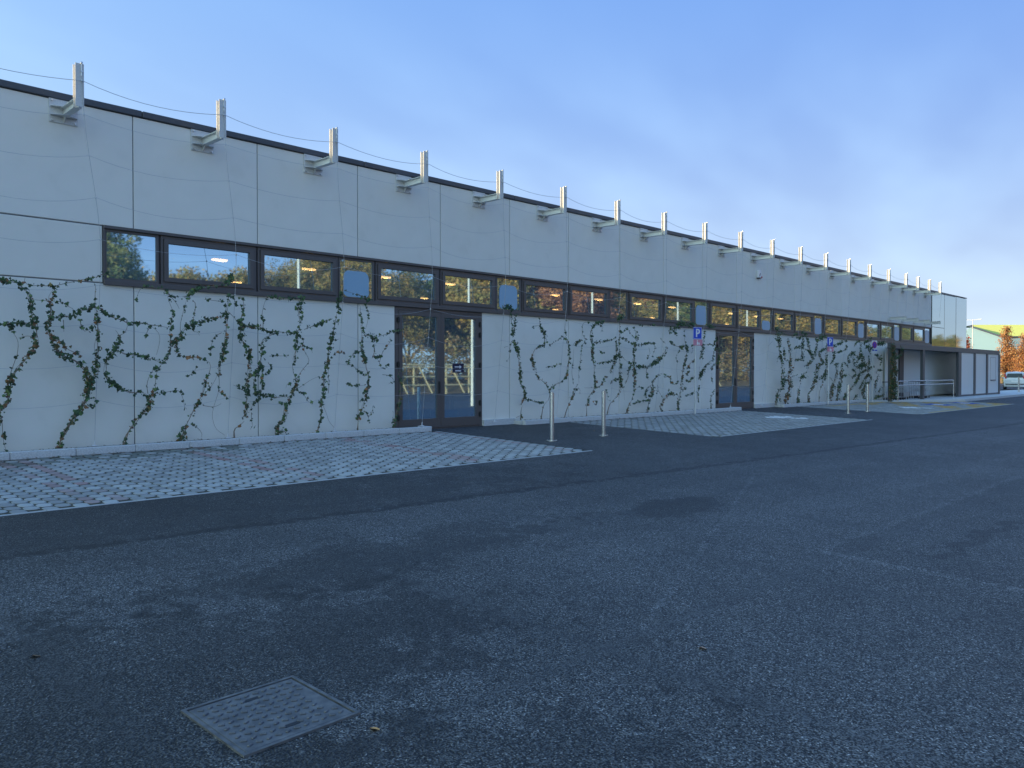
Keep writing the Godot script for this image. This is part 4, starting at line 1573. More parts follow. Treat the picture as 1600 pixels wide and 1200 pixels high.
func far_right() -> void:
	car("white hatchback seen from behind at the right edge", Vector3(78.4, 0.0, -1.55), 0.20, lin(0.62, 0.66, 0.70))
	car("dark car with red tail lamp half hidden by the shelter", Vector3(78.2, 0.0, -3.75), 0.20, lin(0.02, 0.024, 0.03))
	# a painted hall beyond the trees
	var o := thing("industrial_hall", "teal industrial hall with a lime green roof in the distance", "building", Vector3(172.0, 0, -24.0))
	var off := Vector3(-172.0, 0, 24.0)
	var A := Vector3(171.86, 8.1, -23.64)
	var L := Vector3(207.6, 8.1, -44.4)
	var R := Vector3(215.0, 8.1, 20.0)
	var along := (R - A)
	var P := (A + L) * 0.5 + Vector3(0.0, 3.0, 0.0)
	A += off; L += off; P += off
	var down := func(p: Vector3) -> Vector3: return Vector3(p.x, -0.5, p.z)
	var teal := mat("teal_cladding", lin(0.24, 0.40, 0.47), 0.6)
	var lime := mat("lime_roof", lin(0.62, 0.70, 0.22), 0.6)
	var g := Geo.new()
	var thick := along.normalized() * 0.3
	g.quad(down.call(L), down.call(A), A, L)
	g.tri(L, A, P)
	g.quad(down.call(A), down.call(A) + along, A + along, A)
	g.quad(down.call(L) + along, down.call(L), L, L + along)
	g.quad(down.call(A) + along, down.call(L) + along, L + along, A + along)
	g.tri(A + along, L + along, P + along)
	part("wall", g.done(teal), o)
	g = Geo.new()
	var up := Vector3(0, 0.25, 0)
	var flat := Vector3(P.x, 8.25, P.z)
	g.quad(A + thick, A + along, flat + along, flat + thick)
	g.quad(flat + thick, flat + along, L + along, L + thick)
	part("roof", g.done(teal), o)
	g = Geo.new()
	var q0 := P - Vector3(0, 0.6, 0) + along.normalized() * 0.5
	q0.y = 6.5
	var w0 := P + along.normalized() * 0.5 + Vector3(0, 0.5, 0)
	var back := (L - A).normalized() * 12.0
	back.y = 0.0
	g.quad(q0, q0 + along, w0 + along, w0)
	g.quad(w0, w0 + along, w0 + along + back, w0 + back)
	part("upper_wall", g.done(lime), o)
	g = Geo.new()
	g.tube([A - thick * 1.2, P + up - thick * 1.2], [0.16, 0.16], 5)
	g.tube([A, A + along], [0.18, 0.18], 5)
	part("verge_trim", g.done(M.dark_trim), o)

	var needles := clump(11, 0.34)
	var rust := [Color(0.34, 0.14, 0.05), Color(0.42, 0.20, 0.07), Color(0.26, 0.10, 0.04), Color(0.45, 0.26, 0.10)]
	conifer("conical_tree", "orange conical tree just right of the shelter", Vector3(105.5, 0, -8.35), 6.7, 1.7, rust, "orange trees beyond the shelter", needles)
	conifer("conical_tree", "orange conical tree at the right picture edge", Vector3(111.6, 0, -7.8), 6.0, 1.8, rust, "orange trees beyond the shelter", needles)
	conifer("conical_tree", "low orange conical tree between the two tall ones", Vector3(126.9, 0, -12.2), 4.6, 2.2, rust, "orange trees beyond the shelter", needles)
	conifer("conical_tree", "small red-leaved tree behind the glass corner", Vector3(93.2, 0, -9.4), 5.1, 1.3, [Color(0.30, 0.05, 0.03), Color(0.38, 0.10, 0.05), Color(0.22, 0.08, 0.05)], "orange trees beyond the shelter", needles)
	# street lamp far off
	var l := thing("street_lamp", "far thin street lamp mast beside the glass corner", "lamp post", Vector3(134.2, 0, -19.3))
	g = Geo.new()
	g.tube([Vector3(0, 0, 0), Vector3(0, 9.4, 0)], [0.07, 0.04], 8)
	part("mast", g.done(M.painted_steel), l)
	g = Geo.new()
	for s in [-1, 1]:
		g.tube([Vector3(0, 9.3, 0), Vector3(0, 9.4, s * 0.8)], [0.03, 0.03], 6)
		g.bevel(Vector3(0, 9.4, s * 1.0), Vector3(0.2, 0.07, 0.45), 0.02)
	part("lamp_heads", g.done(M.painted_steel), l)
	# clipped hedge closing the view
	var hg := thing("hedge", "low dark green hedge behind the parked cars", "hedge", Vector3(121.0, 0, -9.5))
	g = Geo.new()
	g.bevel(Vector3(0, 0.45, 0), Vector3(0.8, 0.9, 46.0), 0.1)
	part("branches", g.done(M.bark), hg)
	var tips := []
	for k in 2600:
		tips.append(Vector3(rng.randf_range(-0.55, 0.55), rng.randf_range(0.1, 1.15), rng.randf_range(-23.2, 23.2)))
	var crown := MultiMeshInstance3D.new()
	crown.name = "foliage"
	crown.multimesh = leaves_on(tips, 1, 0.1, [Color(0.05, 0.11, 0.03), Color(0.08, 0.14, 0.04), Color(0.16, 0.15, 0.04)], needles)
	crown.set_meta("kind", "stuff")
	hg.add_child(crown)
	var cars := [["blue car parked far off before the hedge", Vector3(101.5, 0, -4.0), lin(0.03, 0.05, 0.16)], ["yellow car parked far off before the hedge", Vector3(104.5, 0, -7.0), lin(0.55, 0.42, 0.05)]]
	for c in cars:
		car(c[0], c[1], 0.5, c[2])


# ---------------------------------------------------------------- what the windows mirror: the far side of the car park
func across_the_car_park() -> void:
	rng.seed = 404
	var y := gy(20.0)
	var mesh := clump(3, 0.62)
	var mesh2 := clump(4, 0.50)
	var olive := [Color(0.26, 0.20, 0.06), Color(0.36, 0.25, 0.07), Color(0.18, 0.16, 0.05), Color(0.42, 0.25, 0.08)]
	var russet := [Color(0.36, 0.15, 0.08), Color(0.44, 0.20, 0.09), Color(0.28, 0.12, 0.07)]
	var green := [Color(0.11, 0.15, 0.05), Color(0.17, 0.18, 0.06), Color(0.26, 0.22, 0.08)]
	var kinds := []
	kinds.append(broadleaf("broad_tree", "thin olive-leaved tree mirrored in the leftmost window", Vector3(19.2, y, 46.0), 13.5, 2, green, "trees mirrored in the windows", mesh2))
	kinds.append(broadleaf("broad_tree", "golden tree mirrored low in the second window", Vector3(30.5, y, 57.0), 11.2, 2, olive, "trees mirrored in the windows", mesh))
	kinds.append(broadleaf("broad_tree", "russet tree mirrored in the windows right of the first door", Vector3(73.0, y, 50.0), 15.0, 2, russet, "trees mirrored in the windows", mesh))
	kinds.append(broadleaf("broad_tree", "bare twiggy tree mirrored above the first door", Vector3(52.0, y, 54.0), 16.0, 1, olive, "trees mirrored in the windows", mesh2))
	var spots := [[1, 36.0, 58.0, 1.05], [3, 42.5, 52.0, 1.0], [1, 47.0, 59.0, 1.35], [0, 58.5, 58.0, 1.05], [1, 63.5, 51.0, 1.4], [2, 68.0, 60.0, 0.95], [2, 79.5, 53.0, 1.1], [1, 85.0, 58.0, 1.5], [3, 91.0, 50.0, 1.0], [2, 96.5, 56.0, 1.1], [0, 103.0, 51.0, 1.1], [1, 110.0, 57.0, 1.5], [1, 118.0, 50.0, 1.5], [0, 126.0, 55.0, 1.1], [1, 135.0, 52.0, 1.6], [2, 146.0, 55.0, 1.1], [1, 158.0, 52.0, 1.6], [1, 172.0, 54.0, 1.3], [0, 190.0, 52.0, 1.0], [0, 205.0, 54.0, 0.95], [1, 222.0, 56.0, 1.15], [0, 240.0, 54.0, 0.9], [1, 258.0, 56.0, 1.15]]
	for i in spots.size():
		var s: Array = spots[i]
		var c := copy(kinds[s[0]], "autumn tree across the car park seen only mirrored in the windows, %s of the row" % ordinal(i), Vector3(s[1], y, s[2]))
		c.scale = Vector3.ONE * s[3]
		c.rotation.y = i * 1.7
	# lamp masts
	var proto: Node3D = null
	for i in 5:
		var at := Vector3(21.9 + 12.0 * i, y, 21.5)
		var label := "pale lamp mast mirrored in the windows, %s from the left" % ordinal(i)
		if proto:
			copy(proto, label, at)
			continue
		proto = thing("lamp_mast", label, "lamp post", at, "lamp masts mirrored in the windows")
		var g := Geo.new()
		g.tube([Vector3(0, -0.1, 0), Vector3(0, 1.0, 0), Vector3(0, 8.6, 0)], [0.10, 0.085, 0.06], 12)
		part("mast", g.done(M.painted_steel), proto)
		g = Geo.new()
		g.bevel(Vector3(0.35, 8.65, 0), Vector3(0.9, 0.10, 0.28), 0.03)
		part("lamp_head", g.done(M.painted_steel), proto)
	# timber rail fence on the far kerb
	var cream := mat("cream_timber", lin(0.48, 0.40, 0.24), 0.7)
	var f := thing("rail_fence", "cream rail fence with slanted stays mirrored in the first door", "fence", Vector3(60.0, y, 44.0))
	for h in [0.9, 1.7, 2.6, 2.85]:
		var g := Geo.new()
		g.bevel(Vector3(0, h, 0), Vector3(84.0, 0.12, 0.09), 0.02)
		part("rail", g.done(cream), f)
	var pg := Geo.new()
	pg.bevel(Vector3(0, 1.45, 0.12), Vector3(0.16, 2.9, 0.14), 0.02)
	var pm := pg.done(cream)
	pg = Geo.new()
	pg.bevel(Vector3(0, 1.40, -0.45), Vector3(0.11, 2.95, 0.11), 0.02, Basis(Vector3.RIGHT, 0.30) * Basis(Vector3.BACK, 0.35))
	var sm := pg.done(cream)
	for k in 29:
		part("post", pm, f, Vector3(-42.0 + 3.0 * k, 0, 0))
		part("stay", sm, f, Vector3(-41.0 + 3.0 * k, 0, 0))
	var bg := Geo.new()
	for k in 24:
		var x0 := -10.0 + 10.0 * k
		bg.prism(PackedVector2Array([Vector2(45.0, y - 0.1), Vector2(48.0, y + 0.8 + 0.2 * sin(k * 1.3)), Vector2(52.0, y + 1.3), Vector2(70.0, y + 1.2), Vector2(70.0, y - 0.1)]), Vector3(x0, 0, 0), Vector3(0, 0, 1), Vector3.UP, Vector3(9.99, 0, 0))
	single("bank", bg.done(mat("leafy_bank", lin(0.17, 0.11, 0.055), 0.95)), "brown leafy bank below the mirrored trees", "bank", Vector3.ZERO, "", "structure")
	# undergrowth on the bank
	var tips := []
	for k in 13000:
		var x := rng.randf_range(6.0, 200.0)
		tips.append(Vector3(x, y + 0.6 + rng.randf() * (2.4 + 4.0 * absf(sin(x * 0.37) * sin(x * 0.11 + 1.0))), rng.randf_range(47.0, 51.0)))
	var un := MultiMeshInstance3D.new()
	un.name = "undergrowth"
	un.multimesh = leaves_on(tips, 1, 0.3, [Color(0.22, 0.14, 0.07), Color(0.30, 0.18, 0.08), Color(0.16, 0.14, 0.05), Color(0.32, 0.24, 0.10)], mesh)
	add_child(un)
	tag(un, "brown and olive undergrowth mirrored below the trees", "undergrowth", "", "stuff")
	car("dark blue car across the car park, mirrored in the first door", Vector3(27.0, y, 33.5), 1.3, lin(0.01, 0.02, 0.06))
	car("dark green car across the car park, mirrored in the second door", Vector3(73.0, y, 33.5), 1.4, lin(0.02, 0.07, 0.05))


# ---------------------------------------------------------------- leaves and grit
func litter() -> void:
	var spots := [[2.40, 12.19, "orange fallen leaf beside the manhole cover", Color(0.85, 0.42, 0.12)], [4.67, 12.72, "small tan leaf lying alone on the open asphalt", Color(0.80, 0.45, 0.25)], [1.44, 10.01, "brown fallen leaf on the asphalt near the left edge", Color(0.25, 0.13, 0.05)], [16.2, 2.6, "ochre dry leaf lying between the first bollards and door", Color(0.36, 0.2, 0.08)]]
	for s in spots:
		var g := Geo.new()
		ivy_leaf(g, Vector3.ZERO, 0.05, Basis(Vector3.UP, rng.randf() * TAU) * Basis(Vector3.RIGHT, -1.25), s[3])
		single("fallen_leaf", g.done(M.ivy_leaf), s[2], "leaf", Vector3(s[0], gy(s[1]) + 0.014, s[1]), "single fallen leaves")
	# dry leaves caught behind the kerbs and in the paving
	var g := Geo.new()
	for k in 900:
		var run: Array = [[0.0, 12.6], [15.8, 28.0], [31.5, 40.0]][rng.randi() % 3]
		var x := rng.randf_range(run[0], run[1])
		var z := rng.randf_range(0.02, 0.30)
		var y := 0.095
		if rng.randf() < 0.28:
			z = 0.45 + absf(rng.randfn()) * 0.10
			y = gy(z) + 0.01
		ivy_leaf(g, Vector3(x, y + rng.randf() * 0.015, z), rng.randf_range(0.02, 0.045), Basis(Vector3.UP, rng.randf() * TAU) * Basis(Vector3.RIGHT, -PI * 0.5 + rng.randf_range(-0.5, 0.5)), ivy_color(8) * 0.8)
	single("leaf_litter", g.done(M.ivy_leaf), "scattered dry leaves along the kerbs", "leaf litter", Vector3.ZERO, "", "stuff")
	var pg := Geo.new()
	for s in [Vector3(1, 0, 0), Vector3(-1, 0, 0), Vector3(0, 0, 1), Vector3(0, 0, -1)]:
		var q := Vector3(s.z, 0, s.x)
		pg.tri_from(Vector3(0, 0.7, 0), s, q, Vector3(0, 0.1, 0))
		pg.tri_from(Vector3(0, 0.7, 0), s, -q, Vector3(0, 0.1, 0))
	var grit := mat("grit", Color.WHITE, 0.8)
	grit.vertex_color_use_as_albedo = true
	var mm := MultiMesh.new()
	mm.transform_format = MultiMesh.TRANSFORM_3D
	mm.use_colors = true
	mm.mesh = pg.done(grit)
	mm.instance_count = 2600
	for i in 2600:
		var z := rng.randf_range(5.4, 14.6)
		var x := rng.randf_range(0.0, 22.0)
		if i < 700:
			z = 5.36 + absf(rng.randfn()) * 0.5
			x = rng.randf_range(1.0, 15.0)
		var s := 0.002 + 0.0075 * rng.randf() * rng.randf()
		mm.set_instance_transform(i, Transform3D(Basis(Vector3.UP, rng.randf() * TAU).scaled(Vector3(s, s * 0.7, s * 0.8)), Vector3(x, gy(z), z)))
		var k := rng.randf_range(0.10, 0.55)
		mm.set_instance_color(i, Color(k, k * 0.97, k * 0.92))
	var gr := MultiMeshInstance3D.new()
	gr.name = "loose_grit"
	gr.multimesh = mm
	add_child(gr)
	tag(gr, "pale loose grit scattered over the asphalt", "grit", "", "stuff")


# ---------------------------------------------------------------- ivy strands: density, share of brown, then x and height in metres
const IVY := [
	["p",[6,5,3.35,0.17,3.5,0.8,3.59,0.9,3.6,1.09,3.62,1.25,3.7,1.41,3.83,1.62,3.88,1.71,3.98,1.89,4,2.01],[6,1,4,2.01,3.99,2.17,3.97,2.29,3.93,2.41,3.89,2.51,3.9,2.62,3.87,2.75,3.79,2.79,3.73,2.89,3.63,2.91,3.52,2.91,3.39,2.95],[1,1,3.64,1.29,3.63,1.39,3.7,1.63,3.73,1.75,3.73,1.95,3.64,2.1,3.58,2.18],[6,0,3.98,2.18,3.87,2.22,3.76,2.24,3.65,2.23,3.54,2.22,3.4,2.21],[2,0,4,2.01,3.89,2.03,3.81,2.02,3.73,1.99],[2,1,3.51,0.68,3.53,0.55,3.55,0.36,3.6,0.15],[4,4,3.45,0.92,3.49,0.84,3.54,0.86,3.59,0.92]],
	["p",[6,3,4.4,0.14,4.42,0.26,4.5,0.44,4.6,0.61,4.68,0.72,4.76,0.85,4.81,1.04,4.84,1.25,4.8,1.36,4.76,1.5,4.64,1.61,4.5,1.67,4.38,1.72,4.28,1.85,4.23,2.02,4.17,2.15,4.15,2.23,4.18,2.31,4.19,2.45,4.19,2.57,4.2,2.63,4.22,2.73,4.27,2.8,4.26,2.88],[9,3,4.79,0.88,4.81,1.01,4.83,1.14,4.84,1.28],[2,2,4.26,2.88,4.16,2.88,3.98,2.88,3.89,2.86,3.8,2.92,3.82,3],[2,2,4.26,2.88,4.37,2.92,4.52,2.97,4.7,3.04,4.81,3.05,4.85,3.12],[6,0,4.15,2.24,4.29,2.37,4.41,2.38,4.54,2.4,4.61,2.46,4.74,2.52,4.85,2.56],[2,0,4.21,2.63,4.09,2.63,3.95,2.64],[2,0,4.28,2.64,4.39,2.62,4.47,2.56,4.55,2.52,4.57,2.47],[4,6,4.17,2.12,4.24,2.02,4.38,1.93,4.45,1.86,4.56,1.79,4.63,1.77,4.69,1.7],[2,0,4.39,2.32,4.4,2.24,4.41,2.12],[2,0,4.68,2.33,4.7,2.22,4.75,2.14,4.84,2.19,4.86,2.29],[6,2,4.84,1.22,4.93,1.38,4.94,1.53,4.95,1.67,4.96,1.73,4.96,1.91,4.97,2.12],[4,3,4.97,2.05,4.95,2.26,4.94,2.46,4.91,2.58],[1,1,4.91,2.58,4.9,2.78,4.89,2.96,4.81,3.05],[4,0,4.89,3.08,5.04,3.16,5.22,3.14],[4,1,4.93,2.57,5.03,2.5,5.12,2.43,5.23,2.4,5.38,2.37,5.47,2.31,5.58,2.33,5.72,2.32,5.85,2.29,6.04,2.28,6.19,2.26],[2,0,5.85,2.27,5.8,2.17,5.78,2.04],[0,0,5.89,2.26,6,2.17,6.04,2.04,6.03,1.86,6,1.75],[2,0,4.85,0.97,4.97,0.98,4.97,0.86,4.88,0.84],[6,0,4.84,2.58,4.9,2.6]],
	["p",[4,3,5.47,0.14,5.54,0.32,5.58,0.4,5.67,0.53,5.78,0.66,5.86,0.76],[6,3,5.78,0.66,5.86,0.76,5.9,0.88,5.86,0.96,5.77,1.06],[6,0,5.77,1.06,5.62,1.05,5.51,1.08,5.26,1.19,5.15,1.29,5.12,1.39,5.12,1.53,5.13,1.63,5.18,1.76,5.26,1.85,5.33,1.99],[2,0,5.33,1.99,5.31,2.09,5.25,2.18],[4,0,5.26,1.83,5.37,1.78,5.47,1.75,5.6,1.75,5.77,1.7,5.96,1.67,6.11,1.58],[2,0,5.32,2.08,5.42,2.14,5.45,2.26,5.42,2.35],[4,1,5.86,0.97,5.96,1.03,5.98,1.13],[2,0,5.98,1.13,6,1.3,6.05,1.49,6.12,1.6,6.18,1.69],[4,1,6.12,1.6,6.21,1.76,6.24,1.99,6.22,2.17,6.23,2.32],[2,0,6.23,2.32,6.24,2.47,6.25,2.59,6.19,2.75,6.15,2.83],[2,0,5.85,1.03,5.84,1.21,5.93,1.43,6.01,1.55],[2,0,5.96,1.03,6.12,1.04,6.33,1.08,6.45,1.08,6.53,0.93,6.57,0.71],[2,0,6.19,2.86,6.08,2.97,5.91,2.98,5.72,2.98,5.64,2.91,5.6,2.81,5.58,2.72],[2,0,6.19,2.86,6.31,2.72,6.38,2.62],[4,0,6.07,2.9,6.19,2.86,6.26,2.84,6.35,2.85]],
	["p",[9,4,6.49,0.19,6.55,0.17,6.56,0.26,6.57,0.34,6.63,0.41],[4,3,6.57,0.34,6.66,0.52,6.77,0.73,6.88,0.95],[6,3,6.88,0.95,6.93,1.11,6.97,1.26],[2,3,6.97,1.26,7.03,1.43,7.05,1.56,6.99,1.64,6.82,1.7],[4,5,6.82,1.7,6.74,1.73,6.57,1.71,6.42,1.77,6.35,1.87,6.33,2.01],[6,1,6.24,1.99,6.33,2.01,6.42,2.11,6.46,2.19,6.55,2.3],[9,0,6.55,2.3,6.68,2.35,6.82,2.42,6.99,2.47],[4,4,6.99,2.47,7.17,2.51,7.26,2.58],[2,1,6.4,2.13,6.42,2.33,6.46,2.54,6.5,2.74,6.52,2.84],[6,0,6.44,2.85,6.52,2.87,6.61,2.97,6.71,3.04,6.85,3.05],[1,1,6.85,3.05,7.12,3.11,7.28,3.19],[1,0,6.97,1.04,7.1,1.21,7.18,1.39],[2,0,6.56,1.36,6.68,1.4,6.77,1.53],[2,0,6.73,0.42,6.84,0.34,6.94,0.24,6.93,0.15],[2,0,6.62,2.8,6.67,2.72,6.64,2.26,6.75,2.2,6.79,2.14],[6,3,7.21,1.35,7.23,1.54,7.24,1.7,7.29,1.81,7.31,1.97,7.32,2.14],[4,4,7.32,2.14,7.31,2.36,7.3,2.54,7.28,2.61],[6,0,7.2,2.58,7.28,2.61,7.33,2.54],[4,0,7.28,2.61,7.32,2.74,7.35,2.83,7.33,2.96],[6,0,7.22,3.15,7.31,3.19,7.38,3.26,7.34,3.36],[1,0,7.21,1.35,7.22,1.18,7.21,1.01],[0,0,7.21,1.01,7.16,0.79,7.14,0.56,7.21,0.31,7.4,0.17],[2,0,7.22,2.2,7.09,2.11,7.05,1.95,7.04,1.79],[2,0,7.25,2.81,7.14,2.81,6.98,2.83,6.85,2.83],[1,0,7.34,2.62,7.45,2.53,7.55,2.44],[2,1,7.23,1.05,7.35,0.97,7.4,0.94],[1,0,6.93,0.78,7.14,0.75,7.3,0.81],[2,0,7.33,2.94,7.46,2.86,7.52,2.75]],
	["p",[1,8,7.6,0.17,7.6,0.27,7.72,0.35,7.8,0.44],[6,3,7.76,0.51,7.83,0.57,7.83,0.8,7.84,1.01,7.82,1.22,7.85,1.43,7.84,1.66,7.79,1.87,7.68,2.06],[9,0,7.68,2.03,7.62,2.14,7.61,2.25],[6,1,7.62,2.22,7.61,2.38,7.63,2.54],[4,0,7.63,2.54,7.64,2.69,7.63,2.85,7.58,2.93],[2,0,7.75,1.06,7.64,1.13,7.52,1.18],[6,1,7.58,2.42,7.68,2.35,7.81,2.35,7.95,2.35,8.1,2.31],[4,0,8.1,2.31,8.18,2.27,8.39,2.26,8.6,2.26,8.77,2.26,8.84,2.25],[6,0,7.95,1.44,8.02,1.4,8.1,1.63,8.09,1.73,8.11,1.87,8.1,2],[4,0,8.1,2,8.16,2.12,8.27,2.18,8.39,2.24],[4,2,8.02,1.4,7.97,1.24,8,1.07,8.03,0.99],[4,1,8.1,1.63,8.13,1.43,8.14,1.21,8.14,1.03,8.02,0.99],[2,1,8.14,0.91,8.03,0.83,7.93,0.63],[2,1,7.95,0.61,7.96,0.45,7.99,0.32,7.95,0.25],[2,3,8.1,2.31,8.1,2.47,8.08,2.62,8.1,2.84,8.14,2.94],[4,0,8.14,2.96,8.34,2.98,8.46,2.94,8.63,2.97,8.78,2.97],[6,0,8.02,0.99,8.24,0.94,8.47,0.91,8.65,0.93,8.73,0.93],[2,0,8.3,1.76,8.49,1.77,8.71,1.78],[2,0,8.26,1.63,8.33,1.5,8.22,1.41]],
	["p",[6,2,8.58,0.17,8.57,0.32,8.68,0.46,8.7,0.65,8.75,0.8],[9,0,8.53,0.17,8.66,0.18,8.76,0.16],[4,3,8.75,0.8,8.83,0.96,8.9,1.09],[6,2,8.85,1.03,8.9,1.09,8.94,1.22,8.92,1.27],[1,5,8.94,1.22,9.01,1.38,9.14,1.55,9.21,1.64,9.19,1.73,9.06,1.92,8.93,2.09],[6,0,8.88,1.69,8.88,1.74,8.88,1.94,8.88,2.13,8.88,2.24,8.96,2.35],[6,1,8.95,2.47,8.92,2.64],[9,0,8.92,2.64,8.9,2.8,8.92,2.92,8.95,2.99],[2,0,8.92,1.27,8.84,1.44,8.82,1.61,8.88,1.69],[2,0,9.05,2.34,9.2,2.4,9.36,2.44,9.51,2.52,9.73,2.6,9.31,2.43,9.49,2.52,9.71,2.6],[2,0,8.95,1.04,9.09,0.98,9.18,0.92,9.24,0.8,9.34,0.74],[1,0,8.97,1.09,9.13,1.16,9.34,1.28,9.49,1.34],[2,1,8.96,2.16,9.05,2.12,9.04,2,9.25,1.93,9.3,1.85],[4,0,8.54,0.79,8.63,0.79,8.69,0.78],[2,0,8.81,1.14,8.74,1.22,8.69,1.09]],
	["p",[4,2,9.5,0.17,9.59,0.42,9.59,0.67],[6,1,9.57,0.67,9.59,0.82,9.63,1,9.62,1.2,9.59,1.37,9.66,1.55,9.67,1.73,9.7,1.87,9.72,2.08,9.77,2.29],[4,1,9.77,2.29,9.8,2.55,9.82,2.66,9.88,2.81],[6,0,9.88,2.81,9.83,2.95,9.9,3.09,9.93,3.22],[2,0,9.8,2.13,9.92,2.16],[2,5,9.85,1.83,9.96,1.88,10.13,1.82],[1,0,9.72,0.97,9.74,1.2,9.7,1.51],[0,0,9.65,0.7,9.72,0.51,9.82,0.34,9.96,0.19],[2,0,9.87,2.47,9.91,2.55]],
	["p",[1,2,10.57,0.19,10.57,0.35],[6,3,10.57,0.35,10.59,0.43,10.67,0.54,10.73,0.79,10.75,0.98,10.77,1.16],[4,2,10.77,1.16,10.78,1.37,10.7,1.56,10.65,1.75,10.64,1.66,10.59,1.85],[4,0,10.59,1.85,10.53,2.03,10.53,2.23,10.53,2.41,10.5,2.55],[2,0,10.5,2.55,10.44,2.72,10.44,2.89,10.38,2.97],[4,0,10.3,3.18,10.37,3.15,10.46,3.13,10.69,3.06],[9,0,10.58,2.26,10.72,2.27,10.83,2.23,10.92,2.17],[2,0,10.97,2.25,11.18,2.31,11.34,2.35,11.59,2.43],[2,0,10.55,2.98,10.64,2.81,10.66,2.71,10.66,2.56,10.6,2.41],[4,0,10.59,1.89,10.4,1.89,10.32,1.81,10.21,1.7,10.15,1.61],[2,0,10.17,1.69,10.23,1.62,10.39,1.54,10.58,1.4,10.68,1.35],[2,0,10.16,1.18,10.31,1.15,10.44,1.12,10.68,1.13],[4,1,10.84,2.07,10.89,1.9,10.88,1.78,11.01,1.78,11.1,1.78],[2,3,11.1,1.78,11.16,1.93,11.3,2.14,11.31,2.26],[2,0,11.1,1.78,11.07,1.63,11.19,1.51,11.31,1.61],[2,0,11.17,1.38,11.37,1.35,11.52,1.23,11.34,1.15],[2,0,10.73,0.54,10.84,0.39,10.87,0.24],[2,0,10.84,0.39,10.95,0.48,10.99,0.63],[6,0,10.6,0.77,10.75,0.79],[1,0,9.93,3.25,10.03,3.23,10.27,3.18]],
	["p",[4,1,11.61,0.18,11.67,0.44,11.68,0.61,11.71,0.94,11.71,1.27],[2,0,11.51,0.2,11.56,0.31,11.56,0.48],[2,0,11.47,2.37,11.59,2.42,11.8,2.47],[2,0,11.7,1.27,11.62,1.43,11.76,1.48]],
	["q",[1,4,15.95,0.22,15.95,0.4,15.96,0.52],[2,5,15.75,0.19,15.95,0.24,16.06,0.17],[6,2,15.96,0.52,16.01,0.72,15.99,0.93,15.86,1.11,15.76,1.37,15.72,1.64,15.68,1.81,15.57,2.05,15.43,2.22],[9,0,15.35,2.25,15.46,2.19,15.57,2.05],[4,0,15.38,2.41,15.34,2.58,15.29,2.75,15.22,2.91,15.18,3.08,15.05,3.17],[4,0,15.41,2.39,15.42,2.7,15.37,2.87,15.48,2.98],[1,0,15.3,2.23,15.31,2.01,15.33,1.81,15.22,1.74],[4,0,16.07,0.68,16.34,0.64,16.61,0.58,16.85,0.57],[9,0,14.91,3.13,15.04,3.19,15.22,3.13],[2,0,15.36,2.97,15.58,2.98],[2,0,15.1,2.09,15.24,2.13]],
	["q",[1,4,16.78,0.19,16.84,0.44,17.03,0.62],[1,3,17.03,0.62,17.06,0.84,16.95,1.03],[4,4,16.95,1.03,16.74,1.17,16.49,1.3],[2,1,16.49,1.3,16.36,1.5],[6,2,16.36,1.5,16.25,1.71,16.19,1.82],[4,2,16.19,1.78,16.22,1.94,16.36,2.1,16.64,2.2],[6,0,16.64,2.2,16.7,2.32,16.59,2.54,16.44,2.71],[2,0,16.44,2.71,16.39,2.86,16.35,2.99],[4,2,17.05,0.91,17.3,1.08,17.57,1.19,17.72,1.33],[4,1,17.72,1.33,17.8,1.61,17.79,1.84,17.81,1.93,17.71,2.21,17.57,2.39,17.42,2.46],[2,1,17.42,2.46,17.19,2.34,16.93,2.21,16.89,2.1],[2,0,17.56,2.5,17.5,2.68,17.48,2.82,17.52,2.95],[2,0,16.83,1.56,17.12,1.61,17.5,1.69],[2,0,16.44,2.72,16.2,2.71,16.11,2.66]],
	["q",[1,5,17.84,0.19,17.93,0.47,18.12,0.73],[4,5,18.02,0.63,18.12,0.73,18.21,0.95,18.31,1.08],[1,1,18.07,1.09,18,1.37,17.95,1.56,17.99,1.84,17.97,1.84,17.98,2.12],[6,2,17.97,2.21,18.05,2.29,18.27,2.39],[2,0,18.32,2.22,18.3,1.94,18.31,1.46,18.33,1.12],[1,0,18.31,2.52,18.27,2.78,18.34,2.9,18.64,2.89],[2,4,18.21,0.95,18.42,0.93,18.41,0.8],[2,2,18.31,2.52,18.45,2.37,18.29,2.22]],
	["q",[1,3,18.81,0.18,18.8,0.44],[4,3,18.8,0.44,18.86,0.64,19.01,0.85,19.1,1.08],[6,2,19.1,1.08,19.08,1.21],[4,1,19.08,1.21,19.02,1.42,18.96,1.64],[6,2,18.96,1.64,18.94,1.79,18.92,1.83,18.83,2.06,18.8,2.29],[6,0,18.8,2.29,18.69,2.51,18.69,2.68,18.79,2.83,19,2.92,19.22,2.96],[4,0,18.89,2.31,19.14,2.35,19.41,2.39,19.72,2.43,19.89,2.5],[4,0,19.11,1.7,19.36,1.74,19.67,1.76,19.92,1.84],[4,3,19.09,0.98,19.35,0.99,19.48,1.14,19.62,1.29],[6,1,19.76,1.43,19.92,1.63,20,1.77,19.97,1.84,20.01,1.94],[1,0,19.35,0.96,18.61,0.97],[2,0,19.15,2.1,19.26,2.04,19.47,2.02],[2,0,19.09,2.85,19.21,2.74,19.13,2.64],[2,1,19.02,0.56,19.31,0.55,19.15,0.43]],
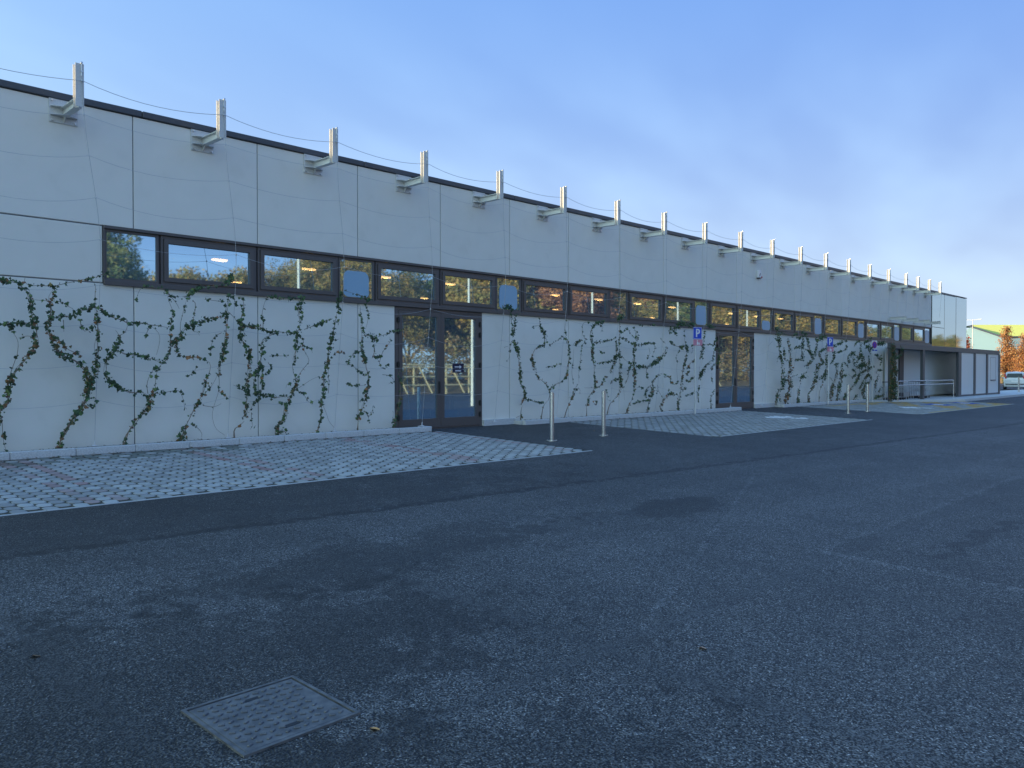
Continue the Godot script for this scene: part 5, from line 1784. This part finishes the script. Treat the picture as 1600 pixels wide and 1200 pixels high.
	["q",[1,3,19.81,0.22,19.92,0.4,20.11,0.55,20.31,0.69],[2,3,20.31,0.69,20.42,0.88,20.45,1.03],[6,1,20.53,0.93,20.45,1.03,20.36,1.23,20.33,1.45,20.29,1.7],[4,1,20.27,1.78,20.18,2,20.12,2.23,20.12,2.41],[4,1,20.12,2.41,20.14,2.62,20.09,2.74],[2,0,20.09,2.74,20.03,2.97,19.92,3.12],[4,1,20.01,1.94,20,2.16,19.93,2.4],[4,0,20.37,1.2,20.01,1.2,19.89,1.09],[2,0,19.68,0.89,19.79,0.74,19.84,0.59,19.95,0.54],[0,0,20.58,0.91,20.73,0.55],[2,0,20.21,2.67,20.46,2.81,20.65,2.67,20.83,2.57,21.08,2.42],[4,0,20.23,2.52,20.46,2.45,20.72,2.37],[2,1,20.27,1.94,20.57,1.81,20.86,1.68],[9,0,19.92,2.98,19.93,3.1,20.11,3.15],[6,0,19.91,1.9,20.11,1.94,20.28,1.92]],
	["q",[4,6,20.78,0.22,20.98,0.39],[2,3,20.98,0.39,21.1,0.58,21.15,0.78],[6,5,21.15,0.78,21.18,0.95,21.11,1.19,21.07,1.4],[9,2,21.07,1.4,21,1.66,20.97,1.84,20.98,1.85],[6,1,20.99,1.75,20.95,2.02,20.92,2.21,20.95,2.35],[4,1,20.64,1.11,20.73,1.25,20.76,1.42,20.78,1.59,20.86,1.65],[6,0,20.75,2.36,20.95,2.31,21.24,2.32],[4,0,21.24,2.32,21.52,2.36,22.01,2.39],[2,0,22.01,2.39,22.07,2.21,22.02,1.98],[6,0,21.07,1.62,21.36,1.61,21.77,1.63,22.06,1.7,22.36,1.79,22.03,1.71,22.3,1.88],[6,1,22.23,1.82,22.59,2,22.7,2.14,22.7,2.3],[1,0,22.66,2.4,22.47,2.47,22.31,2.58],[2,0,20.99,2.45,20.92,2.71,20.78,2.88],[2,0,21.71,2.23,21.78,2.03,21.66,1.89],[4,1,21.72,1.59,21.75,1.42,21.82,1.21],[2,0,21.02,2.93,21.42,2.93,21.91,2.98],[2,0,21.08,2.42,21.06,2.68,20.94,2.76]],
	["q",[4,2,22.02,0.2,22.05,0.38,22.08,0.55],[9,3,22.07,0.62,22.17,0.76,22.2,0.94],[4,1,22.2,0.94,22.13,1.13,22.27,1.24,22.46,1.36],[4,1,22.06,1.01,21.87,0.91,21.84,0.7,21.93,0.57],[4,1,21.15,0.42,21.41,0.47,21.67,0.49,22.09,0.52],[2,0,22.13,1.1,22.28,1.23,22.48,1.37,22.73,1.37,22.89,1.27],[4,1,22.83,1.27,23.12,1.27,23.21,1.12,23.43,1.02,23.63,1.1],[2,0,21.3,0.92,21.5,0.95,21.69,0.88]],
	["q",[4,5,22.89,0.16,22.73,0.28,22.9,0.44],[6,3,22.84,0.43,23.07,0.63,23.2,0.7,23.46,0.69],[2,1,23.46,0.69,23.77,0.64],[2,1,23.15,0.8,23.1,0.89],[1,0,22.48,1,22.55,0.81,22.79,0.57],[2,0,22.55,0.81,22.39,0.74]],
	["q",[6,2,23.86,0.18,23.82,0.37,23.9,0.58],[4,3,23.9,0.58,23.92,0.82,23.9,1.08,23.88,1.33],[6,2,23.87,1.25,23.87,1.55,23.95,1.78,23.96,1.89,24.07,2.09,24.01,2.25],[9,0,24.05,2.2,23.88,2.32,23.58,2.28],[4,3,23.58,2.28,23.28,2.33,23.09,2.39,22.9,2.45],[4,1,23.99,0.75,24.15,0.91],[6,1,24.13,1.32,24.26,1.45],[4,1,24.16,1.18,24.36,1.08,24.49,1.2,24.7,1.28],[6,3,24.2,1.57,24.33,1.72,24.58,1.87],[4,0,24.2,0.61,24.5,0.67,24.8,0.75],[2,0,23.86,2.38,23.82,2.63,23.76,2.76,23.76,2.9],[6,0,23.27,2.67,23.13,2.8,23.02,2.91,23.22,2.93,23.46,2.91],[4,0,22.75,2.8,22.93,2.76,22.82,2.93],[9,0,23.2,3.08,23.37,3.07,23.73,3.07,24.24,3.1],[2,0,22.78,3.15,23.04,3.12],[2,0,23.5,1.75,23.35,1.94,23.54,2.19],[0,0,23.59,1.12,23.57,1.42,23.51,1.73],[2,0,24.29,2.09,24.39,2.19,24.27,2.34,24.44,2.4]],
	["q",[6,2,25.99,0.2,26.03,0.31],[4,1,25.99,0.36,25.96,0.49,26.1,0.64,26.1,0.78],[2,0,26.02,1.03,25.86,1.17,25.81,1.38],[4,2,25.79,1.5,25.77,1.59,25.91,1.71,26.13,1.8],[4,1,25.1,0.35,25.05,0.76,25.04,0.97],[6,0,25.01,1.16,25.05,1.25,25.11,1.45],[9,0,25.01,1.3,25.14,1.47,25.24,1.59],[4,0,25.27,1.61,25.56,1.78,25.87,1.89,25.84,1.87],[6,0,24.92,1.92,25.02,2.07,25.04,2.29,24.95,2.41],[2,0,24.95,2.41,25.08,2.56,25.05,2.84,24.99,3],[4,0,25.81,1.89,25.86,2.1,25.85,2.34,25.71,2.51,25.82,2.62,25.79,2.77,25.79,2.91],[2,0,24.95,2.41,25.43,2.44,25.77,2.39],[9,0,25.16,3.09,25.33,3.07,25.53,3.06],[4,0,26.1,1.78,26.34,1.77],[6,0,25.86,2.27,26.13,2.28,26.23,1.79,26.17,1.77]],
	["r",[6,1,31.12,0.21,31.23,0.58,31.55,0.88],[9,1,31.57,0.82,31.39,1.25,31.35,1.56],[6,1,31.33,1.62,31.18,1.96,30.93,2.29,30.79,2.59],[9,0,30.77,2.65,30.57,2.94,30.37,3.21],[2,0,30.21,2.84,30.48,2.76,30.76,2.71],[0,0,30.25,2.67,29.91,2.48],[2,0,30.97,2.14,30.85,1.8],[4,0,31.45,0.23,31.31,0.51]],
	["r",[9,7,32.03,0.21,31.94,0.44,32.13,0.5,32.24,0.87,32.05,1.22,32.06,1.56],[6,5,32.04,1.63,31.95,2,31.85,2.37],[4,3,31.85,2.37,31.63,2.67,31.52,2.85],[2,0,31.35,3,30.61,3.04],[4,0,31.83,1.94,31.48,1.96,31.32,2.45],[4,0,31.86,1,31.66,1.25]],
	["r",[6,1,33.16,0.2,33.1,0.7],[1,2,33.1,0.7,33.27,0.99],[6,1,33.19,1.02,33.32,1.37],[1,2,33.39,1.12,33.82,1.7],[6,2,33.45,1.7,33.92,1.86],[6,0,33.92,1.86,34.08,2.09,33.62,2.41,33.37,2.78,33.01,3.03,32.69,3.17],[6,0,33.14,2.01,33.02,2.46,32.91,2.87,32.74,3.11],[4,0,32.38,1.94,33,2.01],[4,2,32.18,2.44,32.85,2.55],[2,0,32.34,1.28,32.9,1.33],[2,0,32.93,1.22,33.79,1.24],[4,0,31.85,2.9,32.1,3,32.44,3.04],[2,0,33.05,0.22,33.49,0.18],[6,0,32.27,2.88,32.69,2.89]],
	["r",[6,2,34.23,0.19,34.16,0.46,34.32,0.68,34.55,0.94],[9,3,34.55,0.94,34.66,1.37,34.69,1.83],[6,0,34.12,1.96,34.22,2.12,34.32,2.58,34.32,2.88],[9,0,34.17,2.87,34.54,2.9,34.82,2.99,35.04,3.06],[6,0,34.7,2.33,35.28,2.51],[6,1,34.65,2.23,35.12,1.94,35.31,1.84,34.94,1.77],[4,0,33.26,2.4,33.63,2.37,33.98,2.19]],
	["r",[1,2,35.31,0.2,35.27,0.6,35.57,0.93],[9,1,35.48,0.97,35.54,1.3,35.7,1.61],[6,0,35.7,1.61,35.58,2.01,35.45,2.44,35.46,2.68],[6,0,35.04,1.14,35.46,1.31],[4,0,36.18,0.21,36.17,0.55],[1,0,35.7,0.76,35.95,0.45]],
	["r",[9,5,36.56,0.23,36.44,0.74],[6,6,36.48,0.74,36.75,1.16,36.81,1.44],[6,2,36.81,1.44,36.72,1.76],[6,0,36.01,1.82,36.33,2.05,36.23,2.36,36.06,2.42],[2,0,36.55,1.03,36.11,1.22]],
	["r",[9,1,37.18,0.22,37.23,0.57,37.33,1.02],[9,4,37.4,1.06,37.28,1.48,37.31,1.64],[6,0,37.51,1.22,37.89,1.31],[4,0,36.48,1.79,37.08,1.86],[6,0,36.23,2.61,36.66,2.75,37.09,2.85,37.4,2.9],[4,0,36.54,2.37,37.07,2.41,37.6,2.51,37.53,2.74],[4,0,37.31,1.64,37.39,1.9,37.91,1.77,38.11,1.64],[4,0,36.89,0.67,36.62,0.81]],
	["r",[9,1,38.06,0.23,38.32,0.42],[6,2,38.69,0.58,39.24,0.98,39.39,1.31],[4,1,38.75,1.18,39.19,1.38,38.63,1.58],[6,0,38.73,1.78,38.61,2.14,38.54,2.37,38,2.26],[6,1,38,2.26,37.88,2.13,38.07,1.9],[4,0,38.54,2.63,38.72,2.87,39.23,2.85,39.26,2.51],[4,0,38.2,2.13,38.4,2.3],[1,1,38.28,1.35,38.93,1.15]],
	["r",[6,1,39.22,0.24,39.53,0.33],[6,1,39.26,0.91,39.47,1.31,39.62,1.65],[9,1,39.02,1.65,39.58,1.78,39.66,2.05,39.32,2.32],[6,1,38.88,1.84,39.22,2.08,38.92,2.24],[6,1,39.93,1.79,40.32,1.65,39.8,1.38],[4,1,39.66,2.32,39.22,2.35,39.33,2.55],[6,1,39.41,1.78,40.1,1.79,40.34,1.86],[4,1,39.78,0.63,40.1,0.97]],
	["r",[9,2,40.52,0.24,40.18,0.46,40.3,0.63],[6,2,40.3,0.63,40.46,0.97,40.61,1.31,41.21,1.13],[6,1,40.49,0.86,40.92,0.93,41.04,1.1],[4,3,39.93,0.7,40.17,1.04,40.6,1.34],[4,1,40.6,1.34,40.59,1.65,40.56,1.99],[6,1,40.56,1.48,40.66,1.72],[6,1,40.63,2.34,40.36,2.61],[9,0,40.62,2.64,40.34,2.67,39.98,2.7],[6,0,39.79,2.73,39.66,2.86,40.14,3.01,40.37,3.11],[4,1,40.87,1.62,41.02,1.72,41.29,1.72],[4,0,40.47,2.27,40.59,1.93]],
	["r",[6,1,41.88,0.25,42.1,0.17,42.84,0.23,43.11,0.3],[6,1,41.89,0.5,41.83,0.96,42.18,1.31],[4,1,41.69,1.38,42,1.55,42.49,1.52],[6,0,41.37,2.32,41.56,2.3,42.01,2.08,42.12,2.29],[9,0,41.27,2.87,41.82,2.88,42.19,2.93],[4,1,42.39,0.42,42.69,0.66],[4,1,42.1,1.8,42.22,2.01]],
	["r",[9,3,43.22,0.26,43.24,0.76,42.95,1.3,42.95,1.84,42.67,2.37,42.5,2.86],[9,3,43.5,0.29,43.37,0.94,43.26,1.52,42.99,2.02,42.74,2.73],[9,3,43.12,0.26,42.93,0.95,42.73,1.66,42.53,2.37,42.35,2.86],[9,6,43.35,0.73,43.44,1.3,43.46,1.52,43.07,1.52],[9,3,43.25,0.58,42.97,1.66,42.54,2.62],[6,0,43.04,2.16,43.67,2.32,43.87,2.61,43.61,2.78],[9,1,43.6,0.29,43.65,0.58,43.42,1.09]],
]
